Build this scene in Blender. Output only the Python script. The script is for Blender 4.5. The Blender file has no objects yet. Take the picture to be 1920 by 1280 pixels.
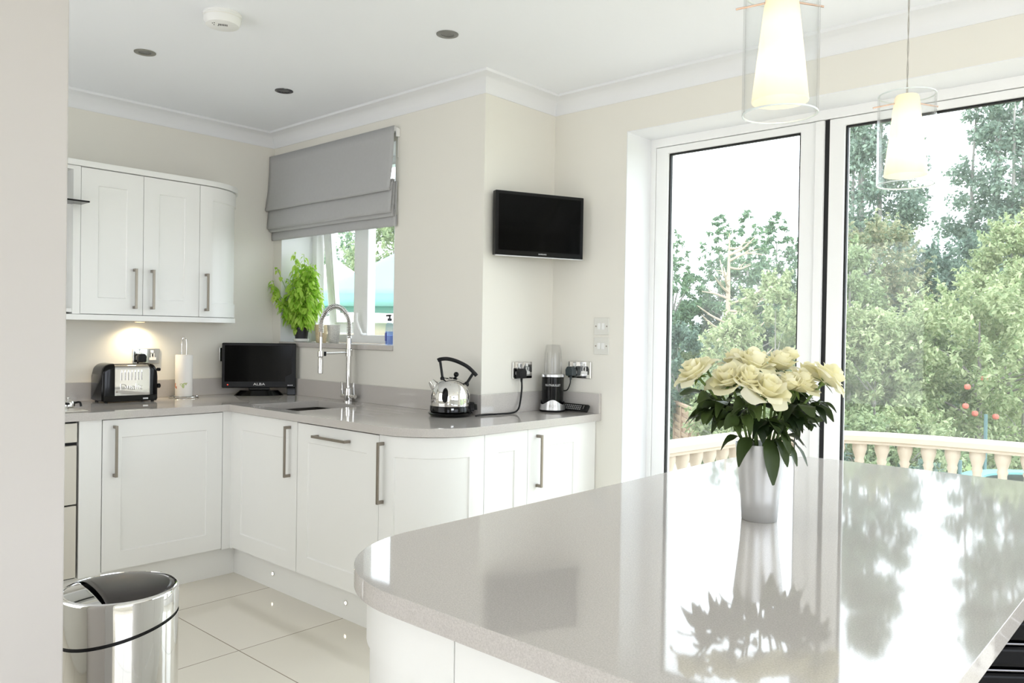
import bpy, bmesh, math, random
import numpy as np
from mathutils import Vector, Matrix, geometry

# ---------------------------------------------------------------- camera, sky, exposure
S = bpy.context.scene
COL = S.collection
PI = math.pi
F_PX, YAW, PITCH, ROLL, CAM_H = 1482.95, math.radians(42.023), math.radians(-0.594), math.radians(-0.903), 1.31

def make_camera():
    f = Vector((-math.sin(YAW) * math.cos(PITCH), math.cos(YAW) * math.cos(PITCH), math.sin(PITCH)))
    r = f.cross(Vector((0, 0, 1))).normalized()
    d = f.cross(r)
    c, s = math.cos(ROLL), math.sin(ROLL)
    rr, dd = c * r + s * d, -s * r + c * d
    m = Matrix((rr, -dd, -f)).transposed().to_4x4()
    m.translation = (0, 0, CAM_H)
    cd = bpy.data.cameras.new('camera')
    cd.sensor_width = 36.0
    cd.lens = 36.0 * F_PX / 1920.0
    cd.clip_start, cd.clip_end = 0.02, 300
    o = bpy.data.objects.new('camera', cd)
    o.matrix_world = m
    COL.objects.link(o)
    S.camera = o
make_camera()

SKY = 4.3
w = bpy.data.worlds.new('sky')
S.world = w
w.use_nodes = True
w.node_tree.nodes['Background'].inputs[0].default_value = (0.90, 0.96, 1.06, 1)
w.node_tree.nodes['Background'].inputs[1].default_value = SKY
S.view_settings.view_transform = 'Standard'
S.view_settings.look = 'None'
S.view_settings.gamma = 1.0
S.view_settings.use_curve_mapping = False
S.view_settings.exposure = 0.15
S.cycles.max_bounces = 10
S.cycles.diffuse_bounces = 5
S.cycles.glossy_bounces = 5
S.cycles.transmission_bounces = 8
S.cycles.transparent_max_bounces = 24
S.cycles.sample_clamp_indirect = 6.0
S.cycles.caustics_reflective = False
S.cycles.caustics_refractive = False

def area_light(name, loc, rot, sx, sy, power, color=(1, 1, 1)):
    l = bpy.data.lights.new(name, 'AREA')
    l.shape = 'RECTANGLE'
    l.size, l.size_y, l.energy, l.color = sx, sy, power, color
    o = bpy.data.objects.new(name, l)
    o.location, o.rotation_euler = loc, rot
    COL.objects.link(o)
    return o
# added fill light at the kitchen's near end, unseen behind the near wall

area_light('added_fill_light', (-3.1, -0.70, 1.45), (PI / 2, 0, 0), 2.2, 1.5, 20, (0.97, 0.99, 1.03))

# ---------------------------------------------------------------- helpers
ROOTM = {}

def root_of(o):
    while o.parent is not None:
        o = o.parent
    return o

def tag(o, label=None, cat=None, group=None, kind=None):
    if label: o['label'] = label
    if cat: o['category'] = cat
    if group: o['group'] = group
    if kind: o['kind'] = kind
    return o

def thing(name, label, cat, loc=(0, 0, 0), rot=(0, 0, 0), group=None):
    o = bpy.data.objects.new(name, None)
    o.empty_display_size = 0.05
    o.location, o.rotation_euler = loc, rot
    COL.objects.link(o)
    from mathutils import Euler
    ROOTM[o.name] = Matrix.Translation(loc) @ Euler(rot).to_matrix().to_4x4()
    return tag(o, label, cat, group)

def copy_thing(src, loc, rot=None, label=None):
    c = src.copy(); COL.objects.link(c)
    c.location = loc
    if rot is not None: c.rotation_euler = rot
    if label: c['label'] = label
    for ch in list(src.children):
        d = ch.copy(); COL.objects.link(d); d.parent = c
        for g in list(ch.children):
            e = g.copy(); COL.objects.link(e); e.parent = d
    return c

class MB:
    def __init__(s):
        s.v, s.f = [], []
    def add(s, vs, fs):
        n = len(s.v)
        s.v.extend([tuple(p) for p in vs])
        s.f.extend([tuple(i + n for i in f) for f in fs])
        return s
    def box(s, x0, y0, z0, x1, y1, z1):
        vs = [(x, y, z) for z in (z0, z1) for y in (y0, y1) for x in (x0, x1)]
        return s.add(vs, [(0, 2, 3, 1), (4, 5, 7, 6), (0, 1, 5, 4), (2, 6, 7, 3), (0, 4, 6, 2), (1, 3, 7, 5)])
    def obox(s, c, ax, ay, az, hx, hy, hz):
        c, ax, ay, az = Vector(c), Vector(ax), Vector(ay), Vector(az)
        vs = [c + ax * hx * i + ay * hy * j + az * hz * k for k in (-1, 1) for j in (-1, 1) for i in (-1, 1)]
        return s.add(vs, [(0, 2, 3, 1), (4, 5, 7, 6), (0, 1, 5, 4), (2, 6, 7, 3), (0, 4, 6, 2), (1, 3, 7, 5)])
    def bar(s, p0, p1, w, h=None):
        p0, p1 = Vector(p0), Vector(p1)
        a = (p1 - p0); L = a.length; a.normalize()
        up = Vector((0, 0, 1)) if abs(a.z) < 0.9 else Vector((1, 0, 0))
        b = a.cross(up).normalized(); c = b.cross(a)
        return s.obox((p0 + p1) / 2, a, b, c, L / 2, w / 2, (h or w) / 2)
    def prism(s, outer, z0, z1, holes=(), frame=None):
        """outline in (u, v), extruded in w; frame maps (u, v, w) to a point"""
        fr = frame or (lambda u, v, w: (u, v, w))
        loops = [list(outer)] + [list(h) for h in holes]
        flat = [p for L in loops for p in L]
        n = len(flat)
        if len(loops) == 1:
            tris = geometry.tessellate_polygon([[Vector((p[0], p[1], 0)) for p in loops[0]]])
        else:
            bm = bmesh.new()
            bv = [bm.verts.new((p[0], p[1], 0)) for p in flat]
            k = 0
            for L in loops:
                for i in range(len(L)): bm.edges.new((bv[k + i], bv[k + (i + 1) % len(L)]))
                k += len(L)
            bm.verts.index_update()
            bmesh.ops.triangle_fill(bm, edges=bm.edges[:], use_beauty=True, use_dissolve=False)
            tris = [tuple(v.index for v in f.verts) for f in bm.faces]
            bm.free()
        vs = [fr(p[0], p[1], z0) for p in flat] + [fr(p[0], p[1], z1) for p in flat]
        fs = []
        for t in tris:
            a, b, c = (flat[i] for i in t)
            cr = (b[0] - a[0]) * (c[1] - a[1]) - (b[1] - a[1]) * (c[0] - a[0])
            t = tuple(t) if cr > 0 else tuple(reversed(t))
            fs.append(tuple(i + n for i in t)); fs.append(tuple(reversed(t)))
        k = 0
        for li, L in enumerate(loops):
            m = len(L)
            ar = sum(L[i][0] * L[(i + 1) % m][1] - L[(i + 1) % m][0] * L[i][1] for i in range(m))
            ccw = (ar > 0) == (li == 0)
            for i in range(m):
                a, b = k + i, k + (i + 1) % m
                fs.append((a, b, b + n, a + n) if ccw else (b, a, a + n, b + n))
            k += m
        return s.add(vs, fs)
    def lathe(s, prof, seg=32, c=(0, 0, 0), close=True, frame=None, a0=0.0, a1=2 * PI, squash=1.0):
        """profile of (radius, height) about a vertical axis"""
        full = abs(a1 - a0 - 2 * PI) < 1e-6
        m = seg if full else seg + 1
        vs, fs = [], []
        for r, z in prof:
            for i in range(m):
                a = a0 + (a1 - a0) * i / seg
                p = (c[0] + r * math.cos(a), c[1] + r * math.sin(a) * squash, c[2] + z)
                vs.append(frame(*p) if frame else p)
        for j in range(len(prof) - 1):
            for i in range(seg):
                i2 = (i + 1) % m
                fs.append((j * m + i, j * m + i2, (j + 1) * m + i2, (j + 1) * m + i))
        if close and full:
            if prof[0][0] > 1e-6: fs.append(tuple(reversed(range(m))))
            if prof[-1][0] > 1e-6: fs.append(tuple((len(prof) - 1) * m + i for i in range(m)))
        return s.add(vs, fs)
    def tube(s, pts, r, seg=10, closed=False, caps=True):
        pts = [Vector(p) for p in pts]
        n = len(pts)
        rs = r if isinstance(r, (list, tuple)) else [r] * n
        vs, fs = [], []
        prev = None
        for i, p in enumerate(pts):
            if closed: t = pts[(i + 1) % n] - pts[i - 1]
            else: t = pts[min(i + 1, n - 1)] - pts[max(i - 1, 0)]
            t.normalize()
            if prev is None:
                u = t.orthogonal().normalized()
            else:
                u = (prev - t * prev.dot(t))
                if u.length < 1e-6: u = t.orthogonal()
                u.normalize()
            prev = u
            b = t.cross(u)
            for k in range(seg):
                a = 2 * PI * k / seg
                vs.append(p + (u * math.cos(a) + b * math.sin(a)) * rs[i])
        m = n if closed else n - 1
        for i in range(m):
            j = (i + 1) % n
            for k in range(seg):
                k2 = (k + 1) % seg
                fs.append((i * seg + k, i * seg + k2, j * seg + k2, j * seg + k))
        if caps and not closed:
            fs.append(tuple(reversed(range(seg)))); fs.append(tuple((n - 1) * seg + k for k in range(seg)))
        return s.add(vs, fs)
    def grid(s, fn, nu, nv):
        vs = [fn(i / nu, j / nv) for j in range(nv + 1) for i in range(nu + 1)]
        fs = [(j * (nu + 1) + i, j * (nu + 1) + i + 1, (j + 1) * (nu + 1) + i + 1, (j + 1) * (nu + 1) + i) for j in range(nv) for i in range(nu)]
        return s.add(vs, fs)
    def ball(s, c, rx, ry=None, rz=None, nu=16, nv=10):
        ry = ry or rx; rz = rz or rx
        prof = [(math.sin(PI * j / nv), -math.cos(PI * j / nv)) for j in range(nv + 1)]
        prof[0] = (0.002, -1); prof[-1] = (0.002, 1)
        return s.lathe(prof, nu, frame=lambda x, y, z: (c[0] + x * rx, c[1] + y * ry, c[2] + z * rz))
    def build(s, name, mat, parent=None, world=True, smooth=True, angle=35, bevel=0.0, seg=2, label=None, kind=None, solid=0.0):
        me = bpy.data.meshes.new(name)
        vs = s.v
        if parent is not None and world:
            inv = ROOTM[root_of(parent).name].inverted()
            vs = [inv @ Vector(p) for p in vs]
        me.from_pydata(vs, [], s.f)
        me.validate()
        if smooth:
            me.polygons.foreach_set('use_smooth', [True] * len(me.polygons))
            me.set_sharp_from_angle(angle=math.radians(angle))
        me.materials.append(mat)
        o = bpy.data.objects.new(name, me)
        COL.objects.link(o)
        if parent is not None: o.parent = parent
        if solid:
            md = o.modifiers.new('solid', 'SOLIDIFY'); md.thickness = solid; md.offset = 0
        if bevel:
            md = o.modifiers.new('bevel', 'BEVEL'); md.width = bevel; md.segments = seg
            md.limit_method = 'ANGLE'; md.angle_limit = math.radians(40); md.harden_normals = True
        if label: o['label'] = label
        if kind: o['kind'] = kind
        ROOTM.setdefault(o.name, Matrix.Identity(4))
        return o

def lin(r, g, b):
    return tuple(((c / 255) / 12.92 if c / 255 <= 0.04045 else (((c / 255) + 0.055) / 1.055) ** 2.4) for c in (r, g, b)) + (1,)

def nodes_of(name):
    m = bpy.data.materials.new(name)
    m.use_nodes = True
    nt = m.node_tree
    return m, nt, nt.nodes['Principled BSDF']

def mat(name, rgb, rough=0.5, metal=0.0, var=0.03, scale=8.0, bump=0.0, bscale=200.0, coat=0.0, spec=0.5, ior=1.5):
    m, nt, b = nodes_of(name)
    c = lin(*rgb)
    b.inputs['Roughness'].default_value = rough
    b.inputs['Metallic'].default_value = metal
    b.inputs['Coat Weight'].default_value = coat
    b.inputs['Specular IOR Level'].default_value = spec
    b.inputs['IOR'].default_value = ior
    tc = nt.nodes.new('ShaderNodeTexCoord')
    n = nt.nodes.new('ShaderNodeTexNoise'); n.inputs['Scale'].default_value = scale; n.inputs['Detail'].default_value = 3
    nt.links.new(tc.outputs['Object'], n.inputs['Vector'])
    mx = nt.nodes.new('ShaderNodeMix'); mx.data_type = 'RGBA'
    mx.inputs[6].default_value = tuple(x * (1 - var) for x in c[:3]) + (1,)
    mx.inputs[7].default_value = tuple(min(1, x * (1 + var)) for x in c[:3]) + (1,)
    nt.links.new(n.outputs['Fac'], mx.inputs[0])
    nt.links.new(mx.outputs[2], b.inputs['Base Color'])
    if bump:
        n2 = nt.nodes.new('ShaderNodeTexNoise'); n2.inputs['Scale'].default_value = bscale
        nt.links.new(tc.outputs['Object'], n2.inputs['Vector'])
        bp = nt.nodes.new('ShaderNodeBump'); bp.inputs['Strength'].default_value = bump; bp.inputs['Distance'].default_value = 0.002
        nt.links.new(n2.outputs['Fac'], bp.inputs['Height']); nt.links.new(bp.outputs['Normal'], b.inputs['Normal'])
    return m

def stone(name, a, b2, rough):
    m, nt, b = nodes_of(name)
    tc = nt.nodes.new('ShaderNodeTexCoord')
    n = nt.nodes.new('ShaderNodeTexNoise'); n.inputs['Scale'].default_value = 420; n.inputs['Detail'].default_value = 4; n.inputs['Roughness'].default_value = 0.75
    n2 = nt.nodes.new('ShaderNodeTexNoise'); n2.inputs['Scale'].default_value = 5
    v = nt.nodes.new('ShaderNodeTexVoronoi'); v.inputs['Scale'].default_value = 260
    for q in (n, n2, v): nt.links.new(tc.outputs['Object'], q.inputs['Vector'])
    r = nt.nodes.new('ShaderNodeValToRGB')
    r.color_ramp.elements[0].position = 0.32; r.color_ramp.elements[0].color = lin(*a)
    r.color_ramp.elements[1].position = 0.68; r.color_ramp.elements[1].color = lin(*b2)
    nt.links.new(n.outputs['Fac'], r.inputs[0])
    r2 = nt.nodes.new('ShaderNodeValToRGB')
    r2.color_ramp.elements[0].position = 0.06; r2.color_ramp.elements[0].color = (1.25, 1.22, 1.2, 1)
    r2.color_ramp.elements[1].position = 0.14; r2.color_ramp.elements[1].color = (1, 1, 1, 1)
    nt.links.new(v.outputs['Distance'], r2.inputs[0])
    mx = nt.nodes.new('ShaderNodeMix'); mx.data_type = 'RGBA'; mx.blend_type = 'MULTIPLY'; mx.inputs[0].default_value = 1
    nt.links.new(r.outputs[0], mx.inputs[6]); nt.links.new(r2.outputs[0], mx.inputs[7])
    nt.links.new(mx.outputs[2], b.inputs['Base Color'])
    b.inputs['Roughness'].default_value = rough
    b.inputs['IOR'].default_value = 1.55
    return m

def tiles(name):
    m, nt, b = nodes_of(name)
    tc = nt.nodes.new('ShaderNodeTexCoord')
    mp = nt.nodes.new('ShaderNodeMapping')
    mp.inputs['Location'].default_value = (3.583, -1.653 + 0.615 * 4, 0)
    nt.links.new(tc.outputs['Object'], mp.inputs['Vector'])
    br = nt.nodes.new('ShaderNodeTexBrick')
    br.offset = 0; br.squash = 1
    br.inputs['Scale'].default_value = 1
    br.inputs['Brick Width'].default_value = 0.622; br.inputs['Row Height'].default_value = 0.615
    br.inputs['Mortar Size'].default_value = 0.0022; br.inputs['Mortar Smooth'].default_value = 0.1; br.inputs['Bias'].default_value = 0
    br.inputs['Color1'].default_value = lin(224, 218, 204); br.inputs['Color2'].default_value = lin(228, 222, 209)
    br.inputs['Mortar'].default_value = lin(140, 126, 108)
    nt.links.new(mp.outputs[0], br.inputs['Vector'])
    nt.links.new(br.outputs['Color'], b.inputs['Base Color'])
    bp = nt.nodes.new('ShaderNodeBump'); bp.inputs['Strength'].default_value = 0.4; bp.inputs['Distance'].default_value = 0.001; bp.invert = True
    nt.links.new(br.outputs['Fac'], bp.inputs['Height']); nt.links.new(bp.outputs[0], b.inputs['Normal'])
    b.inputs['Roughness'].default_value = 0.07
    return m

def glass(name, tint=(1, 1, 1), refl=1.0, ior=1.45, veil=0.0):
    m = bpy.data.materials.new(name); m.use_nodes = True
    nt = m.node_tree
    nt.nodes.remove(nt.nodes['Principled BSDF'])
    t = nt.nodes.new('ShaderNodeBsdfTransparent'); t.inputs[0].default_value = tint + (1,)
    g = nt.nodes.new('ShaderNodeBsdfGlossy'); g.inputs['Roughness'].default_value = 0.0
    lw = nt.nodes.new('ShaderNodeLayerWeight'); lw.inputs[0].default_value = 0.5
    p5 = nt.nodes.new('ShaderNodeMath'); p5.operation = 'POWER'; p5.inputs[1].default_value = 5.0
    nt.links.new(lw.outputs['Facing'], p5.inputs[0])
    f0 = ((ior - 1) / (ior + 1)) ** 2
    mu = nt.nodes.new('ShaderNodeMath'); mu.operation = 'MULTIPLY_ADD'; mu.inputs[1].default_value = (1 - f0) * refl; mu.inputs[2].default_value = f0 * refl
    nt.links.new(p5.outputs[0], mu.inputs[0])
    mx = nt.nodes.new('ShaderNodeMixShader')
    nt.links.new(mu.outputs[0], mx.inputs[0]); nt.links.new(t.outputs[0], mx.inputs[1]); nt.links.new(g.outputs[0], mx.inputs[2])
    last = mx
    if veil:   # veiling haze over the view, mixed into the glass as translucent white
        tr = nt.nodes.new('ShaderNodeBsdfTranslucent'); tr.inputs[0].default_value = (1, 1, 1, 1)
        m2 = nt.nodes.new('ShaderNodeMixShader'); m2.inputs[0].default_value = veil
        nt.links.new(mx.outputs[0], m2.inputs[1]); nt.links.new(tr.outputs[0], m2.inputs[2])
        last = m2
    nt.links.new(last.outputs[0], nt.nodes['Material Output'].inputs[0])
    return m

def emit(name, rgb, strength):
    m, nt, b = nodes_of(name)
    b.inputs['Base Color'].default_value = lin(*rgb)
    b.inputs['Emission Color'].default_value = lin(*rgb)
    b.inputs['Emission Strength'].default_value = strength
    b.inputs['Roughness'].default_value = 0.4
    return m

def frosted(name):
    """opal glass that glows from the lamps inside it"""
    m, nt, b = nodes_of(name)
    b.inputs['Base Color'].default_value = lin(246, 240, 228)
    b.inputs['Roughness'].default_value = 0.4
    t = nt.nodes.new('ShaderNodeBsdfTranslucent'); t.inputs[0].default_value = lin(250, 240, 222)
    mx = nt.nodes.new('ShaderNodeMixShader'); mx.inputs[0].default_value = 0.5
    nt.links.new(b.outputs[0], mx.inputs[1]); nt.links.new(t.outputs[0], mx.inputs[2])
    nt.links.new(mx.outputs[0], nt.nodes['Material Output'].inputs[0])
    return m

def leafmat(name, dark, light, trans=0.35, rough=0.55, spec=0.3):
    """foliage whose leaves vary in colour one by one, and let some light through"""
    m, nt, b = nodes_of(name)
    gi = nt.nodes.new('ShaderNodeNewGeometry')
    r = nt.nodes.new('ShaderNodeValToRGB')
    r.color_ramp.elements[0].color = lin(*dark); r.color_ramp.elements[1].color = lin(*light)
    nt.links.new(gi.outputs['Random Per Island'], r.inputs[0])
    nt.links.new(r.outputs[0], b.inputs['Base Color'])
    b.inputs['Roughness'].default_value = rough; b.inputs['Specular IOR Level'].default_value = spec
    t = nt.nodes.new('ShaderNodeBsdfTranslucent')
    nt.links.new(r.outputs[0], t.inputs[0])
    mx = nt.nodes.new('ShaderNodeMixShader'); mx.inputs[0].default_value = trans
    nt.links.new(b.outputs[0], mx.inputs[1]); nt.links.new(t.outputs[0], mx.inputs[2])
    nt.links.new(mx.outputs[0], nt.nodes['Material Output'].inputs[0])
    return m

M = dict(
    wall=mat('cream_wall_paint', (235, 232, 223), 0.85, var=0.008, scale=3, bump=0.05, bscale=350),
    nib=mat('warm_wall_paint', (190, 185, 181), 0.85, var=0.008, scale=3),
    ceiling=mat('white_ceiling_paint', (246, 248, 252), 0.9, var=0.006, scale=2),
    coving=mat('white_coving_paint', (238, 239, 241), 0.8, var=0.005),
    cab=mat('white_cabinet_lacquer', (244, 244, 241), 0.28, var=0.006, scale=2),
    cabin=mat('white_carcass_board', (238, 238, 234), 0.5, var=0.01),
    upvc=mat('white_window_frame', (248, 248, 247), 0.35, var=0.006),
    gasket=mat('black_rubber_gasket', (12, 12, 14), 0.6),
    stone=stone('grey_quartz_worktop', (183, 178, 173), (210, 205, 200), 0.045),
    floor=tiles('cream_floor_tiles'),
    steel=mat('brushed_steel', (200, 194, 184), 0.3, 1.0, var=0.05, scale=30),
    nickel=mat('satin_nickel', (150, 142, 132), 0.33, 1.0, var=0.03, scale=30),
    chrome=mat('polished_chrome', (225, 224, 222), 0.04, 1.0, var=0.01),
    dimchrome=mat('dark_chrome', (120, 118, 120), 0.25, 1.0, var=0.03),
    silver=mat('satin_silver', (205, 205, 205), 0.28, 0.9, var=0.02),
    black=mat('black_gloss_plastic', (7, 7, 8), 0.12, var=0.1, spec=0.28),
    blackm=mat('black_satin_plastic', (11, 11, 13), 0.4, var=0.1, spec=0.3),
    screen=mat('black_screen', (3, 3, 3), 0.08, var=0.05, spec=0.10),
    lid=mat('dark_bin_lid', (62, 58, 56), 0.28, 0.6, var=0.08, scale=6),
    white=mat('white_plastic', (240, 240, 238), 0.4, var=0.01),
    print=mat('white_print', (225, 225, 225), 0.6, var=0.01),
    paper=mat('white_paper', (244, 242, 238), 0.9, var=0.015, scale=40, bump=0.3, bscale=300),
    fabric=mat('grey_blind_linen', (184, 184, 184), 0.95, var=0.04, scale=60, bump=0.3, bscale=700),
    oven=mat('oven_steel', (216, 211, 200), 0.35, 0.3, var=0.03, scale=3),
    sink=mat('dark_sink_steel', (70, 68, 64), 0.3, 0.9, var=0.05),
    pot=mat('black_plant_pot', (34, 33, 38), 0.45),
    vase=mat('frosted_silver_vase', (214, 214, 214), 0.36, 0.85, var=0.02, scale=3),
    petal=leafmat('cream_rose_petals', (248, 243, 205), (252, 249, 229), 0.42, 0.6, 0.2),
    stem=mat('green_rose_stem', (92, 116, 52), 0.5, var=0.15, scale=40),
    rleaf=leafmat('dark_rose_leaves', (24, 40, 16), (80, 98, 48), 0.2, 0.45, 0.4),
    basil=leafmat('bright_basil_leaves', (160, 208, 66), (220, 243, 130), 0.5, 0.5),
    glassp=glass('window_glass', (0.97, 0.99, 0.98), 0.8, veil=0.016),
    glassc=glass('clear_glass', (0.985, 0.99, 0.99), 1.0, 1.4),
    glassr=mat('glass_edge_highlight', (232, 240, 240), 0.08, var=0.01, spec=0.8),  # near-white colour puts the bright highlight into the pendant rims
    plasticc=glass('clear_plastic', (0.95, 0.95, 0.95), 1.0, 1.4),
    soap=glass('blue_soap', (0.55, 0.66, 0.92), 0.6),
    mosaic=mat('silver_mosaic', (206, 204, 198), 0.3, 0.35, var=0.35, scale=140, bump=0.8, bscale=160),
    cone=frosted('glowing_frosted_glass'),
    bulb=emit('warm_lamp', (255, 226, 170), 9),
    led=emit('plinth_led', (255, 240, 205), 14),
    redled=emit('red_standby_light', (255, 60, 40), 3),
    rose=mat('rose_gold_rod', (196, 168, 150), 0.3, 1.0),
    cord=mat('clear_lamp_cord', (176, 172, 164), 0.4),
    balus=mat('cream_cast_stone', (186, 172, 154), 0.85, var=0.06, scale=12, bump=0.4, bscale=90),
    paving=mat('pale_terrace_paving', (196, 188, 172), 0.85, var=0.06, scale=3),
    grass=mat('lawn_grass', (120, 138, 84), 0.95, var=0.2, scale=14),
    bark=mat('grey_bark', (158, 152, 146), 0.95, var=0.15, scale=14),
    deadwood=mat('bleached_dead_wood', (176, 160, 140), 0.95, var=0.1, scale=14),
    wood=mat('weathered_fence_wood', (160, 134, 112), 0.9, var=0.15, scale=20),
    teal=mat('teal_canvas', (122, 182, 174), 0.85, var=0.04),
    cream=mat('cream_canvas', (226, 214, 192), 0.85, var=0.03),
    rattan=mat('rattan', (172, 150, 118), 0.8, var=0.2, scale=40),
    apple=mat('red_apple_skin', (192, 104, 86), 0.5, var=0.2, scale=12),
    leather=mat('black_leather', (6, 6, 9), 0.25, var=0.15, scale=30, spec=0.15),
)

def text(body, size, frame, m, parent, name='lettering', depth=0.0006, label=None):
    """lettering: frame maps (u right, v up, w out) to a point"""
    cu = bpy.data.curves.new(name, 'FONT')
    cu.body = body; cu.size = size; cu.extrude = depth; cu.align_x = 'CENTER'; cu.align_y = 'CENTER'
    t = bpy.data.objects.new('lettering_source', cu)
    COL.objects.link(t)
    dg = bpy.context.evaluated_depsgraph_get()
    src = bpy.data.meshes.new_from_object(t.evaluated_get(dg))
    mb = MB()
    mb.add([frame(*v.co) for v in src.vertices], [tuple(p.vertices) for p in src.polygons])
    bpy.data.objects.remove(t); bpy.data.meshes.remove(src); bpy.data.curves.remove(cu)
    return mb.build(name, m, parent, world=False, smooth=False, label=label)

def arc(cx, cy, r, a0, a1, n):
    return [(cx + r * math.cos(math.radians(a0 + (a1 - a0) * i / n)), cy + r * math.sin(math.radians(a0 + (a1 - a0) * i / n))) for i in range(n + 1)]

def smooth_path(pts, n=8):
    P = [Vector(p) for p in pts]
    P = [2 * P[0] - P[1]] + P + [2 * P[-1] - P[-2]]
    out = []
    for i in range(1, len(P) - 2):
        for k in range(n):
            t = k / n
            a, b, c, d = P[i - 1:i + 3]
            out.append(0.5 * ((2 * b) + (c - a) * t + (2 * a - 5 * b + 4 * c - d) * t * t + (3 * b - a - 3 * c + d) * t ** 3))
    out.append(P[-2])
    return out

# ---------------------------------------------------------------- room shell
XL, YS, XC, YD = -4.515, 2.725, -2.65, 3.256          # left wall, sink wall, return wall, garden-door wall
XR, YR, CEIL = 2.8, -3.6, 2.54
MB().box(XL - 0.3, YR - 0.3, -0.12, XR + 0.3, YD + 0.3, 0).build('floor', M['floor'], kind='structure', smooth=False)
MB().box(XL - 0.3, YR - 0.3, CEIL, XR + 0.3, YD + 0.3, CEIL + 0.12).build('ceiling', M['ceiling'], kind='structure', smooth=False)
MB().box(XL - 0.3, -0.72, 0, XL, YS + 0.3, CEIL).build('wall_left', M['wall'], kind='structure', smooth=False)
# sink wall with the kitchen window opening
WX0, WX1, WZ0, WZ1 = -4.42, -3.312, 1.205, 2.33
MB().prism([(XL, 0), (XC, 0), (XC, CEIL), (XL, CEIL)], YS, YS + 0.3,
           [[(WX0, WZ0), (WX1, WZ0), (WX1, WZ1), (WX0, WZ1)]], lambda u, v, w_: (u, w_, v)).build('wall_back', M['wall'], kind='structure', smooth=False)
MB().box(XC - 0.3, YS + 0.3, 0, XC, YD + 0.3, CEIL).build('wall_return', M['wall'], kind='structure', smooth=False)
DX0, DX1, DZ1 = -2.195, 1.42, 2.307
MB().prism([(XC, 0), (DX0, 0), (DX0, DZ1), (DX1, DZ1), (DX1, 0), (XR, 0), (XR, CEIL), (XC, CEIL)], YD, YD + 0.3,
           (), lambda u, v, w_: (u, w_, v)).build('wall_garden', M['wall'], kind='structure', smooth=False)
MB().prism([(YR, 0), (YD + 0.3, 0), (YD + 0.3, CEIL), (YR, CEIL)], XR, XR + 0.3,
           [[(-2.0, 0.15), (2.4, 0.15), (2.4, 2.3), (-2.0, 2.3)]], lambda u, v, w_: (w_, u, v)).build('wall_right', M['wall'], kind='structure', smooth=False)
MB().prism([(-1.65, 0), (XR, 0), (XR, CEIL), (-1.65, CEIL)], YR - 0.3, YR,
           [[(-0.7, 0.3), (2.5, 0.3), (2.5, 2.3), (-0.7, 2.3)]], lambda u, v, w_: (u, w_, v)).build('wall_rear', M['wall'], kind='structure', smooth=False)
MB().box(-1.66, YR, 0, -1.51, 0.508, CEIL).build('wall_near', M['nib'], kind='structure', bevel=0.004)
MB().box(XL, -0.87, 0, -1.66, -0.72, CEIL).build('wall_end', M['wall'], kind='structure', smooth=False)

# coving swept round the kitchen walls
def coving():
    path = [(XL, -0.72), (XL, YS), (XC, YS), (XC, YD), (XR, YD)]
    prof = [(0, CEIL - 0.082), (0.004, CEIL - 0.082), (0.006, CEIL - 0.075)]
    for i in range(9):
        a = math.radians(8 + 74 * i / 8)
        prof.append((0.006 + 0.078 * (1 - math.cos(a)), CEIL - 0.075 + 0.062 * math.sin(a)))
    prof += [(0.086, CEIL - 0.012), (0.088, CEIL - 0.004), (0.088, CEIL)]
    mb = MB(); n = len(prof); vs = []
    for i, p in enumerate(path):
        t1 = (Vector(path[i]) - Vector(path[i - 1])).normalized() if i else None
        t2 = (Vector(path[i + 1]) - Vector(path[i])).normalized() if i < len(path) - 1 else None
        t1 = t1 or t2; t2 = t2 or t1
        n1, n2 = Vector((t1.y, -t1.x)), Vector((t2.y, -t2.x))
        m = (n1 + n2) / (1 + n1.dot(n2))
        for d, z in prof:
            vs.append((p[0] + m.x * d, p[1] + m.y * d, z))
    fs = [(i * n + k, (i + 1) * n + k, (i + 1) * n + k + 1, i * n + k + 1) for i in range(len(path) - 1) for k in range(n - 1)]
    mb.add(vs, fs).build('trim_coving', M['coving'], kind='structure', angle=25)
coving()

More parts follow.
